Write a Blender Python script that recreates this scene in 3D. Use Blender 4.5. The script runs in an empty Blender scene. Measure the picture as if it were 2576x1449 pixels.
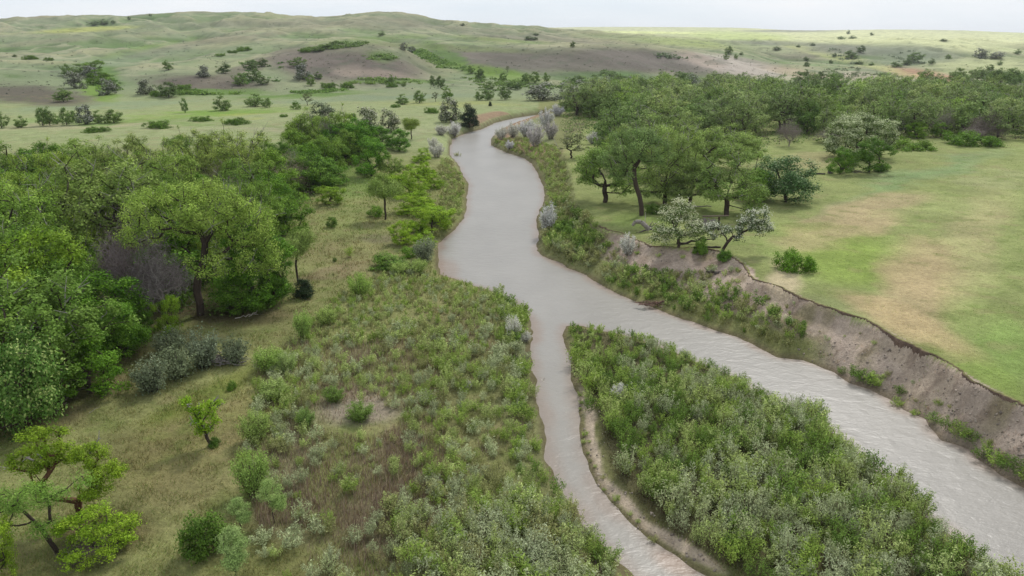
import bpy, math, random
import numpy as np
from mathutils import Vector

# ------------------------------------------------------------------ camera, sky, sun, exposure
scene = bpy.context.scene
col = scene.collection
F = 1950.0                       # focal length in pixels of a 2576 x 1449 picture
PITCH = math.radians(17.9)
ZC = 32.0                        # metres above the water
cam_data = bpy.data.cameras.new("camera")
cam_data.sensor_width = 36.0
cam_data.lens = F / 2576.0 * 36.0
cam_data.clip_end = 30000.0
cam = bpy.data.objects.new("camera", cam_data)
cam.location = (0.0, 0.0, ZC)
cam.rotation_euler = (math.pi / 2 - PITCH, 0.0, 0.0)
col.objects.link(cam)
scene.camera = cam

SUN_EL, SUN_AZ = math.radians(46.0), math.radians(24.0)      # azimuth clockwise from +Y
world = bpy.data.worlds.new("World")
scene.world = world
world.use_nodes = True
wn, wl = world.node_tree.nodes, world.node_tree.links
wn.clear()
w_out = wn.new("ShaderNodeOutputWorld")
w_bg = wn.new("ShaderNodeBackground")
w_bg.inputs["Strength"].default_value = 0.1
w_sky = wn.new("ShaderNodeTexSky")
w_sky.sky_type = 'NISHITA'
w_sky.sun_disc = False
w_sky.sun_elevation = SUN_EL
w_sky.sun_rotation = SUN_AZ
w_tc = wn.new("ShaderNodeTexCoord")
w_map = wn.new("ShaderNodeMapping")
w_map.inputs["Scale"].default_value = (1.0, 1.0, 7.0)
w_no = wn.new("ShaderNodeTexNoise")
w_no.inputs["Scale"].default_value = 2.2
w_no.inputs["Detail"].default_value = 6.0
w_no.inputs["Roughness"].default_value = 0.55
w_rmp = wn.new("ShaderNodeValToRGB")
w_rmp.color_ramp.elements[0].position = 0.36
w_rmp.color_ramp.elements[0].color = (0.86, 0.86, 0.86, 1)
w_rmp.color_ramp.elements[1].position = 0.62
w_rmp.color_ramp.elements[1].color = (1, 1, 1, 1)
w_cc = wn.new("ShaderNodeValToRGB")
w_cc.color_ramp.elements[0].position = 0.30
w_cc.color_ramp.elements[0].color = (0.72, 0.83, 0.95, 1)
w_cc.color_ramp.elements[1].position = 0.66
w_cc.color_ramp.elements[1].color = (0.93, 0.945, 0.96, 1)
w_mul = wn.new("ShaderNodeVectorMath")
w_mul.operation = 'SCALE'
w_mul.inputs["Scale"].default_value = 10.3
w_mix = wn.new("ShaderNodeMix")
w_mix.data_type = 'RGBA'
wl.new(w_tc.outputs["Generated"], w_map.inputs["Vector"])
wl.new(w_map.outputs["Vector"], w_no.inputs["Vector"])
wl.new(w_no.outputs["Fac"], w_rmp.inputs["Fac"])
wl.new(w_no.outputs["Fac"], w_cc.inputs["Fac"])
wl.new(w_cc.outputs["Color"], w_mul.inputs[0])
wl.new(w_rmp.outputs["Color"], w_mix.inputs[0])
wl.new(w_sky.outputs["Color"], w_mix.inputs[6])
wl.new(w_mul.outputs["Vector"], w_mix.inputs[7])
wl.new(w_mix.outputs[2], w_bg.inputs["Color"])
wl.new(w_bg.outputs["Background"], w_out.inputs["Surface"])

sun_data = bpy.data.lights.new("sun", 'SUN')
sun_data.energy = 2.9
sun_data.angle = math.radians(10.0)
sun_data.color = (1.0, 0.96, 0.90)
sun = bpy.data.objects.new("sun", sun_data)
sd_ = Vector((math.sin(SUN_AZ) * math.cos(SUN_EL), math.cos(SUN_AZ) * math.cos(SUN_EL), math.sin(SUN_EL)))
sun.rotation_euler = sd_.to_track_quat('Z', 'Y').to_euler()
sun.location = (0, 0, 200)
col.objects.link(sun)

vs = scene.view_settings
vs.view_transform = 'Standard'
vs.look = 'None'
vs.exposure = 0.0
vs.gamma = 1.0
vs.use_curve_mapping = False
scene.cycles.max_bounces = 6
scene.cycles.diffuse_bounces = 3
scene.cycles.glossy_bounces = 2
scene.cycles.transmission_bounces = 3
scene.cycles.transparent_max_bounces = 4

# ------------------------------------------------------------------ small helpers
SP, CP = math.sin(PITCH), math.cos(PITCH)


def S(r, g, b):
    """sRGB 0-255 -> linear"""
    return np.array([(c / 255.0 / 12.92) if c / 255.0 <= 0.04045 else ((c / 255.0 + 0.055) / 1.055) ** 2.4 for c in (r, g, b)])


def slope_of(v):
    b = (724.5 - np.asarray(v, float)) / F
    return (-SP + b * CP) / (CP + b * SP)


def plane_pt(u, v, z=0.0):
    """point of the horizontal plane z that shows at (u, v)"""
    b = (724.5 - v) / F
    dy, dz = CP + b * SP, -SP + b * CP
    t = (z - ZC) / dz
    return ((u - 1288.0) / F * t, dy * t)


def project(x, y, z):
    dep = y * CP - (z - ZC) * SP
    up = y * SP + (z - ZC) * CP
    dep = np.maximum(dep, 1e-3)
    return 1288.0 + F * x / dep, 724.5 - F * up / dep


def _hash(ix, iy, seed):
    h = (ix.astype(np.int64) * 374761393 + iy.astype(np.int64) * 668265263 + seed * 974634777) & 0xFFFFFFFF
    h = ((h ^ (h >> 13)) * 1274126177) & 0xFFFFFFFF
    return ((h ^ (h >> 16)) & 0xFFFFFF) / float(0xFFFFFF)


def vnoise(x, y, scale, seed=0):
    x, y = np.asarray(x, float) / scale, np.asarray(y, float) / scale
    ix, iy = np.floor(x), np.floor(y)
    fx, fy = x - ix, y - iy
    fx, fy = fx * fx * (3 - 2 * fx), fy * fy * (3 - 2 * fy)
    a, b = _hash(ix, iy, seed), _hash(ix + 1, iy, seed)
    c, d = _hash(ix, iy + 1, seed), _hash(ix + 1, iy + 1, seed)
    return (a + (b - a) * fx) * (1 - fy) + (c + (d - c) * fx) * fy


def fbm(x, y, scale, seed=0, octaves=4, gain=0.5):
    """fractal noise in about -1..1"""
    t, amp, s = 0.0, 1.0, 0.0
    for k in range(octaves):
        t = t + amp * (vnoise(x, y, scale, seed + 17 * k) * 2 - 1)
        s += amp
        amp *= gain
        scale /= 2.03
    return t / s


def sstep(a, b, x):
    t = np.clip((np.asarray(x, float) - a) / (b - a), 0, 1)
    return t * t * (3 - 2 * t)


def signed(px, py, poly):
    """distance to a closed polygon, negative inside"""
    px, py = np.asarray(px, float), np.asarray(py, float)
    d2 = np.full(px.shape, 1e18)
    ins = np.zeros(px.shape, bool)
    n = len(poly)
    for i in range(n):
        ax, ay = poly[i]
        bx, by = poly[(i + 1) % n]
        ex, ey = bx - ax, by - ay
        wx, wy = px - ax, py - ay
        t = np.clip((wx * ex + wy * ey) / (ex * ex + ey * ey + 1e-12), 0, 1)
        d2 = np.minimum(d2, (wx - ex * t) ** 2 + (wy - ey * t) ** 2)
        if abs(ey) > 1e-9:
            c = (ay > py) != (by > py)
            ins ^= c & (px < ex * (py - ay) / ey + ax)
    return np.sqrt(d2) * np.where(ins, -1, 1)


def inside(u, v, poly):
    u, v = np.asarray(u, float), np.asarray(v, float)
    ins = np.zeros(u.shape, bool)
    n = len(poly)
    for i in range(n):
        ax, ay = poly[i]
        bx, by = poly[(i + 1) % n]
        if abs(by - ay) > 1e-9:
            c = (ay > v) != (by > v)
            ins ^= c & (u < (bx - ax) * (v - ay) / (by - ay) + ax)
    return ins


# ------------------------------------------------------------------ the shape of the land
LEFT_BANK = [(1560, 281), (1480, 282), (1420, 284), (1370, 287), (1335, 290), (1292, 297), (1242, 309), (1209, 325), (1180, 332), (1159, 339), (1135, 350), (1129, 370), (1129, 392),
             (1149, 413), (1164, 443), (1177, 463), (1171, 500), (1172, 530), (1164, 552), (1142, 575), (1119, 597), (1104, 614),
             (1098, 640), (1098, 672), (1106, 692), (1142, 703), (1192, 720), (1242, 737), (1290, 757), (1318, 783), (1336, 808),
             (1338, 854), (1337, 880), (1346, 926), (1359, 971), (1362, 1006), (1377, 1056), (1381, 1106), (1388, 1156),
             (1404, 1208), (1436, 1258), (1470, 1300), (1510, 1365), (1556, 1420), (1600, 1470), (1680, 1560), (1800, 1680)]
RIGHT_BANK = [(1560, 286), (1480, 289), (1420, 292), (1370, 297), (1338, 303), (1288, 320), (1256, 334), (1240, 350), (1240, 366), (1276, 383), (1322, 398), (1342, 413),
              (1355, 436), (1366, 460), (1372, 483), (1371, 510), (1357, 536), (1353, 563), (1358, 590), (1355, 612), (1355, 630),
              (1366, 643), (1405, 660), (1432, 675), (1479, 692), (1509, 713), (1552, 737), (1599, 757), (1659, 777),
              (1718, 801), (1808, 831), (1863, 847), (1928, 880), (1958, 897), (2018, 903), (2103, 936), (2143, 963),
              (2198, 977), (2238, 1002), (2273, 1031), (2328, 1054), (2368, 1107), (2443, 1131), (2458, 1151),
              (2518, 1191), (2576, 1218), (2750, 1312), (2950, 1425), (3100, 1540), (3400, 1700)]
ISLE = [(1429, 822), (1421, 846), (1424, 876), (1434, 910), (1444, 946), (1449, 986), (1451, 1026), (1459, 1076), (1466, 1126),
        (1484, 1171), (1499, 1216), (1524, 1256), (1554, 1286), (1594, 1321), (1634, 1356), (1679, 1386), (1718, 1411),
        (1790, 1456), (1900, 1540), (2050, 1680),
        (2900, 1680), (2680, 1540), (2570, 1490), (2500, 1440), (2440, 1395), (2375, 1345), (2310, 1280), (2240, 1215), (2165, 1160),
        (2110, 1110), (2050, 1062), (1990, 1030), (1900, 985), (1810, 940), (1718, 900), (1640, 866), (1570, 846), (1500, 832), (1462, 822)]
LEFT_BANK = [(u_ - (14 if v_ > 860 else 0), v_) for u_, v_ in LEFT_BANK]
ISLE = [(u_ + (6 if (v_ > 860 and i_ < 22) else 0), v_) for i_, (u_, v_) in enumerate(ISLE)]
river_l = [plane_pt(*p) for p in LEFT_BANK]
river_r = [plane_pt(*p) for p in RIGHT_BANK]
RIVER = river_l + river_r[::-1]
ISLAND = [plane_pt(*p) for p in ISLE]
TZ = 4.3
TERR = [(1470, 322), (1440, 340), (1415, 375), (1425, 410), (1440, 450), (1445, 500), (1470, 545), (1505, 568), (1526, 578),
        (1560, 586), (1602, 603), (1640, 618), (1718, 628), (1765, 624), (1801, 630), (1851, 650), (1895, 680), (1905, 703),
        (1951, 718), (2018, 748), (2060, 765), (2108, 783), (2153, 801), (2218, 826), (2268, 851), (2318, 876), (2368, 905), (2418, 931),
        (2468, 961), (2520, 988), (2576, 1018), (2750, 1115), (3000, 1260), (3300, 1430), (3600, 1600)]
TERRACE = [plane_pt(u, v, TZ) for u, v in TERR] + [(500, 0), (900, 0), (900, 700), (150, 420), (60, 360)]

COLS = [-1200, -500, 0, 250, 450, 650, 800, 960, 1110, 1300, 1500, 1720, 1870, 2010, 2200, 2400, 2576, 3100, 3900]
ROWS = [
    (340, [None] * 19),
    (385, [235, 240, 246, 250, 253, None, None, None, None, None, None, None, None, None, None, None, None, None, None]),
    (430, [205, 210, 217, 222, 216, 236, None, None, None, None, None, None, None, None, None, None, None, None, None]),
    (480, [180, 182, 190, 200, 190, 200, 213, 216, 215, 214, 214, 214, 216, 216, 216, 216, 216, 216, 216]),
    (540, [160, 160, 170, 172, 172, 168, 156, 155, 196, 190, 190, 202, 203, 203, 203, 203, 203, 203, 203]),
    (600, [145, 145, 154, 156, 160, 145, 122, 117, 168, 156, 152, 185, 192, 195, 192, 190, 188, 188, 188]),
    (680, [132, 132, 140, 142, 146, 128, 117, 119, 126, 125, 122, 140, 158, 180, 184, 180, 176, 176, 176]),
    (780, [115, 115, 124, 120, 126, 110, 108, 118, 114, 117, 117, 128, 144, 170, 178, 170, 168, 168, 168]),
    (920, [98, 98, 102, 97, 108, 96, 95, 96, 104, 110, 121, 121, 132, 162, 160, 160, 158, 158, 158]),
    (1100, [80, 80, 86, 80, 88, 80, 78, 73, 88, 96, 108, 97, 120, 138, 122, 120, 140, 140, 140]),
    (1350, [66, 66, 70, 62, 66, 60, 62, 52, 70, 80, 93, 100, 110, 117, 107, 108, 122, 122, 122]),
    (1700, [50, 48, 51, 39, 32.5, 32.5, 47, 32, 51, 66, 82, 95, 98, 103, 112, 104, 112, 110, 110]),
    (2100, [64, 64, 64, 58, 52, 52, 60, 52, 62, 75, 78, 86, 90, 92, 95, 97, 99, 99, 99]),
    (2700, [75, 75, 75, 75, 75, 75, 75, 75, 75, 76, 73, 80, 84, 86, 84, 86, 88, 88, 88]),
    (3600, [80, 80, 80, 80, 80, 80, 80, 80, 78, 72, 69, 69, 71, 77, 75, 77, 83, 84, 84]),
    (5400, [88, 88, 88, 88, 88, 88, 88, 88, 88, 84, 82, 80, 82, 84, 84, 86, 88, 88, 88]),
    (9000, [92] * 19),
]
T_Y = np.log(np.array([r[0] for r in ROWS], float))
T_U = np.array(COLS, float)
T_Z = np.zeros((len(ROWS), len(COLS)))
for i_, (yy_, vals_) in enumerate(ROWS):
    for j_, vv_ in enumerate(vals_):
        T_Z[i_, j_] = 3.0 if vv_ is None else ZC + yy_ * float(slope_of(vv_))
SIL_U = [-1200, 0, 60, 117, 167, 250, 333, 375, 417, 500, 600, 683, 740, 800, 859, 900, 959, 1009, 1050, 1092, 1159, 1259, 1359, 1420, 4000]
SIL_V = [50, 51, 47, 43, 43, 39, 42, 38, 33, 32, 32.5, 33, 39, 46.5, 41.5, 37, 32, 35, 42, 50, 60, 65, 71, 77, 110]


def _catmull(p0, p1, p2, p3, t):
    return p1 + 0.5 * t * (p2 - p0 + t * (2 * p0 - 5 * p1 + 4 * p2 - p3 + t * (3 * (p1 - p2) + p3 - p0)))


def hill_z(x, y):
    yy = np.maximum(y, 300.0)
    u = 1288.0 + F * x * (1.0 / (yy * CP + 20 * SP))
    ly = np.log(yy)
    i = np.clip(np.searchsorted(T_Y, ly) - 1, 0, len(T_Y) - 2)
    j = np.clip(np.searchsorted(T_U, u) - 1, 0, len(T_U) - 2)
    ty = np.clip((ly - T_Y[i]) / (T_Y[i + 1] - T_Y[i]), 0, 1)
    tu = np.clip((u - T_U[j]) / (T_U[j + 1] - T_U[j]), 0, 1)

    def row(k):
        k = np.clip(k, 0, len(T_Y) - 1)
        return _catmull(T_Z[k, np.clip(j - 1, 0, len(T_U) - 1)], T_Z[k, j], T_Z[k, j + 1],
                        T_Z[k, np.clip(j + 2, 0, len(T_U) - 1)], tu)
    z = _catmull(row(i - 1), row(i), row(i + 1), row(i + 2), ty)
    # the crest of the near range follows the skyline exactly
    w = np.exp(-((ly - math.log(1700.0)) / 0.09) ** 2)
    zs = ZC + yy * slope_of(np.interp(u, SIL_U, SIL_V))
    w = w * (u < 1440)
    return z * (1 - w) + zs * w


def ridges(x, y):
    """spurs and hollows running down the hillsides, 0..1"""
    return 1 - np.abs(fbm(x + 0.45 * y, y * 0.6 - 0.2 * x, 150.0, 77, 4)) * 1.25


def height(x, y, fine=True):
    x, y = np.asarray(x, float), np.asarray(y, float)
    xs, ys = np.clip(x, -400, 500), np.clip(y, -50, 620)
    wob = (fbm(xs, ys, 7.0, 5, 3) * 0.55 + fbm(xs, ys, 2.4, 6, 2) * 0.35) * sstep(260, 60, ys)
    dr = np.maximum(signed(xs, ys, RIVER), -signed(xs, ys, ISLAND)) + wob
    di = signed(xs, ys, ISLAND) + wob
    dt = signed(xs, ys, TERRACE) + fbm(xs, ys, 5.0, 9, 3) * 1.1
    low = 0.12 + 0.5 * sstep(0, 2.5, dr) + 0.9 * sstep(3, 26, dr) * (di > 0) + 1.3 * sstep(150, 330, ys)
    # cut bank on the far outer bend
    cut = sstep(150, 190, ys) * (xs < 20) * sstep(0, 5.5, dr) * 0.9
    low = low + cut
    low = np.where(di < 0, 0.1 + 0.45 * sstep(0, 2.0, dr) + 0.25 * sstep(0, 8, dr), low)
    low = low + fbm(xs, ys, 9.0, 3, 3) * 0.16 * sstep(0.5, 4, dr)
    share = dr / np.maximum(dr + np.maximum(dt, 0), 1e-3)
    cliff = 0.45 + 0.2 * fbm(xs, ys, 6.0, 33, 2)
    top = TZ + fbm(xs, ys, 30.0, 21, 3) * 0.25
    gul = fbm(xs, ys, 4.0, 31, 4)
    slope_h = low + (top - 1.1 * cliff - low) * np.clip(share, 0, 1) ** 1.35 * (1 - 0.16 * gul * sstep(0.25, 0.6, share))
    bank = np.where(dt < 0, top, slope_h + (top - slope_h) * sstep(1.3, 0.0, dt))
    right = (x > -6 - 0.0 * y)
    # the terrace only counts on the right side of the river
    near = np.where(dt < 60, bank, low)
    z = np.where(right & (di > 0), near, low)
    z = np.where(dr < 0, np.maximum(dr * 0.3, -0.7) + 0.12 * sstep(-0.6, 0, dr), z)
    k = sstep(325, 400, y)
    hz = hill_z(x, y)
    z = z * (1 - k) + hz * k
    far = sstep(380, 520, y)
    sc = np.clip(y / 900.0, 0.4, 3.0)
    rid = ridges(x, y)
    z = z + far * ((rid - 0.72) * 9.0 + fbm(x, y, 42.0, 55, 4) * 1.6 - np.abs(fbm(x + 0.5 * y, y * 0.55, 62.0, 58, 4)) * 11.0 + 2.4) * np.where(y > 1550, 0.35, 1.0) * np.where(y > 2200, 1.0, sc)
    return z


GRID = {}
G_Y = math.log(18.0), math.log(5300.0)
G_R = -1.4, 1.5


def land_grid(nr=1500, nc=820):
    t = np.linspace(0, 1, nr)
    y = np.exp(G_Y[0] + t * (G_Y[1] - G_Y[0])) - 10
    r = np.linspace(G_R[0], G_R[1], nc)
    Y, R = np.meshgrid(y, r, indexing='ij')
    X = R * (Y + 14)
    Z = height(X.ravel(), Y.ravel()).reshape(X.shape)
    GRID.update(X=X, Y=Y, Z=Z, nr=nr, nc=nc)


def hfast(x, y):
    """height read from the ground sheet itself"""
    nr, nc, Z = GRID["nr"], GRID["nc"], GRID["Z"]
    a = (np.log(np.maximum(y + 10, 18.001)) - G_Y[0]) / (G_Y[1] - G_Y[0]) * (nr - 1)
    b = (x / (y + 14) - G_R[0]) / (G_R[1] - G_R[0]) * (nc - 1)
    a, b = np.clip(a, 0, nr - 1.001), np.clip(b, 0, nc - 1.001)
    i, j = a.astype(int), b.astype(int)
    fa, fb = a - i, b - j
    return (Z[i, j] * (1 - fb) + Z[i, j + 1] * fb) * (1 - fa) + (Z[i + 1, j] * (1 - fb) + Z[i + 1, j + 1] * fb) * fa


def hit(us, vs_, zoff=0.0):
    """where the rays through picture points meet the land"""
    us, vs_ = np.atleast_1d(np.asarray(us, float)), np.atleast_1d(np.asarray(vs_, float))
    ys = np.exp(np.linspace(math.log(28.0), math.log(5200.0), 700))
    b = (724.5 - vs_) / F
    dy, dz = CP + b * SP, -SP + b * CP
    a = (us - 1288.0) / F
    Y = np.repeat(ys[None, :], len(us), 0)
    X = Y * (a / dy)[:, None]
    Z = ZC + Y * (dz / dy)[:, None]
    Hh = hfast(X, Y) + zoff
    below = Z <= Hh
    idx = np.argmax(below, 1)
    idx = np.where(below.any(1), idx, -1)
    out = np.full((len(us), 3), np.nan)
    for n in range(len(us)):
        k = idx[n]
        if k <= 0:
            continue
        g0, g1 = Z[n, k - 1] - Hh[n, k - 1], Z[n, k] - Hh[n, k]
        t = g0 / (g0 - g1 + 1e-12)
        y = Y[n, k - 1] + (Y[n, k] - Y[n, k - 1]) * t
        out[n] = (y * a[n] / dy[n], y, ZC + y * dz[n] / dy[n])
    return out


# ------------------------------------------------------------------ materials
def new_mat(name):
    m = bpy.data.materials.new(name)
    m.use_nodes = True
    m.node_tree.nodes.clear()
    return m, m.node_tree.nodes, m.node_tree.links


def attr_mat(name, rough=0.8, noise=(), bump=0.0, bump_scale=3.0, trans=0.0, objcol=False, spec=0.2):
    """colour attribute x noise layers, optional translucency"""
    m, N, L = new_mat(name)
    out = N.new("ShaderNodeOutputMaterial")
    at = N.new("ShaderNodeAttribute")
    at.attribute_name = "Col"
    c = at.outputs["Color"]
    geo = N.new("ShaderNodeNewGeometry")
    if objcol:
        oi = N.new("ShaderNodeObjectInfo")
        mx = N.new("ShaderNodeMix")
        mx.data_type = 'RGBA'
        mx.blend_type = 'MULTIPLY'
        mx.inputs[0].default_value = 1.0
        L.new(c, mx.inputs[6])
        L.new(oi.outputs["Color"], mx.inputs[7])
        c = mx.outputs[2]
    for sc, lo, hi in noise:
        nz = N.new("ShaderNodeTexNoise")
        nz.inputs["Scale"].default_value = sc
        nz.inputs["Detail"].default_value = 5.0
        nz.inputs["Roughness"].default_value = 0.65
        L.new(geo.outputs["Position"], nz.inputs["Vector"])
        mr = N.new("ShaderNodeMapRange")
        mr.inputs["From Min"].default_value = 0.3
        mr.inputs["From Max"].default_value = 0.7
        mr.inputs["To Min"].default_value = lo
        mr.inputs["To Max"].default_value = hi
        L.new(nz.outputs["Fac"], mr.inputs["Value"])
        sm = N.new("ShaderNodeVectorMath")
        sm.operation = 'SCALE'
        L.new(c, sm.inputs[0])
        L.new(mr.outputs["Result"], sm.inputs["Scale"])
        c = sm.outputs["Vector"]
    p = N.new("ShaderNodeBsdfPrincipled")
    p.inputs["Roughness"].default_value = rough
    p.inputs["Specular IOR Level"].default_value = spec
    L.new(c, p.inputs["Base Color"])
    if bump:
        nb = N.new("ShaderNodeTexNoise")
        nb.inputs["Scale"].default_value = bump_scale
        nb.inputs["Detail"].default_value = 6.0
        nb.inputs["Roughness"].default_value = 0.7
        L.new(geo.outputs["Position"], nb.inputs["Vector"])
        bp = N.new("ShaderNodeBump")
        bp.inputs["Strength"].default_value = 1.0
        bp.inputs["Distance"].default_value = bump
        L.new(nb.outputs["Fac"], bp.inputs["Height"])
        L.new(bp.outputs["Normal"], p.inputs["Normal"])
    if trans:
        tr = N.new("ShaderNodeBsdfTranslucent")
        L.new(c, tr.inputs["Color"])
        ms = N.new("ShaderNodeMixShader")
        ms.inputs[0].default_value = trans
        L.new(p.outputs["BSDF"], ms.inputs[1])
        L.new(tr.outputs["BSDF"], ms.inputs[2])
        L.new(ms.outputs["Shader"], out.inputs["Surface"])
    else:
        L.new(p.outputs["BSDF"], out.inputs["Surface"])
    return m


M_LEAF = attr_mat("leaf", 0.7, trans=0.26, objcol=True, spec=0.1)
M_BARK = attr_mat("bark", 0.9, noise=((6.0, 0.7, 1.25),), bump=0.03, bump_scale=9.0)
M_GROUND = attr_mat("ground_cover", 0.95, noise=((0.35, 0.88, 1.1), (2.2, 0.78, 1.2), (8.0, 0.82, 1.16)), bump=0.2, bump_scale=2.2, spec=0.05)
M_STUFF = attr_mat("thicket_leaf", 0.7, trans=0.34, spec=0.1)
M_WOOD = attr_mat("weathered_wood", 0.85, noise=((5.0, 0.7, 1.2),), bump=0.02, bump_scale=14.0)


def water_material():
    m, N, L = new_mat("river_water")
    out = N.new("ShaderNodeOutputMaterial")
    p = N.new("ShaderNodeBsdfPrincipled")
    at = N.new("ShaderNodeAttribute")
    at.attribute_name = "Col"
    geo = N.new("ShaderNodeNewGeometry")
    nz = N.new("ShaderNodeTexNoise")
    nz.inputs["Scale"].default_value = 0.16
    nz.inputs["Detail"].default_value = 5.0
    mp = N.new("ShaderNodeMapping")
    mp.inputs["Scale"].default_value = (1.0, 0.55, 1.0)
    L.new(geo.outputs["Position"], mp.inputs["Vector"])
    L.new(mp.outputs["Vector"], nz.inputs["Vector"])
    mr = N.new("ShaderNodeMapRange")
    mr.inputs["From Min"].default_value = 0.3
    mr.inputs["From Max"].default_value = 0.7
    mr.inputs["To Min"].default_value = 0.93
    mr.inputs["To Max"].default_value = 1.06
    L.new(nz.outputs["Fac"], mr.inputs["Value"])
    sm = N.new("ShaderNodeVectorMath")
    sm.operation = 'SCALE'
    L.new(at.outputs["Color"], sm.inputs[0])
    L.new(mr.outputs["Result"], sm.inputs["Scale"])
    L.new(sm.outputs["Vector"], p.inputs["Base Color"])
    p.inputs["Roughness"].default_value = 0.36
    p.inputs["IOR"].default_value = 1.333
    prev = None
    for sc, dist, st, stretch in ((0.6, 0.10, 0.7, 1.4), (2.2, 0.032, 0.7, 2.4), (6.0, 0.009, 0.6, 1.2)):
        n2 = N.new("ShaderNodeTexNoise")
        n2.inputs["Scale"].default_value = sc
        n2.inputs["Detail"].default_value = 4.0
        n2.inputs["Distortion"].default_value = 0.6
        m2 = N.new("ShaderNodeMapping")
        m2.inputs["Rotation"].default_value = (0, 0, 0.5)
        m2.inputs["Scale"].default_value = (1.0, stretch, 1.0)
        L.new(geo.outputs["Position"], m2.inputs["Vector"])
        L.new(m2.outputs["Vector"], n2.inputs["Vector"])
        bp = N.new("ShaderNodeBump")
        bp.inputs["Strength"].default_value = st
        bp.inputs["Distance"].default_value = dist
        L.new(n2.outputs["Fac"], bp.inputs["Height"])
        if prev is not None:
            L.new(prev, bp.inputs["Normal"])
        prev = bp.outputs["Normal"]
    L.new(prev, p.inputs["Normal"])
    L.new(p.outputs["BSDF"], out.inputs["Surface"])
    return m


M_WATER = water_material()


# ------------------------------------------------------------------ mesh helpers
def make_mesh(name, verts, faces, cols=None, mat=None, smooth=False, mats=None, fmat=None):
    """faces: (n,3) or (n,4) array"""
    verts = np.asarray(verts, np.float32)
    faces = np.asarray(faces, np.int32)
    me = bpy.data.meshes.new(name)
    n, k = faces.shape
    me.vertices.add(len(verts))
    me.vertices.foreach_set("co", verts.ravel())
    me.loops.add(n * k)
    me.loops.foreach_set("vertex_index", faces.ravel())
    me.polygons.add(n)
    me.polygons.foreach_set("loop_start", np.arange(0, n * k, k, dtype=np.int32))
    if smooth:
        me.polygons.foreach_set("use_smooth", np.ones(n, bool))
    if cols is not None:
        at = me.color_attributes.new("Col", 'FLOAT_COLOR', 'POINT')
        c4 = np.ones((len(verts), 4), np.float32)
        c4[:, :3] = cols
        at.data.foreach_set("color", c4.ravel())
    me.update(calc_edges=True)
    if mat is not None:
        me.materials.append(mat)
    return me


def link(name, me, parent=None, **props):
    o = bpy.data.objects.new(name, me)
    col.objects.link(o)
    if parent is not None:
        o.parent = parent
    for k, v in props.items():
        if v is not None:
            o[k] = v
    return o


# ------------------------------------------------------------------ ground sheet
def blob(u, v, cu, cv, ru, rv, ang=0.0, soft=0.45):
    a = math.radians(ang)
    du, dv = u - cu, v - cv
    p, q = (du * math.cos(a) + dv * math.sin(a)) / ru, (-du * math.sin(a) + dv * math.cos(a)) / rv
    return sstep(1 + soft, 1 - soft, np.sqrt(p * p + q * q))


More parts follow.
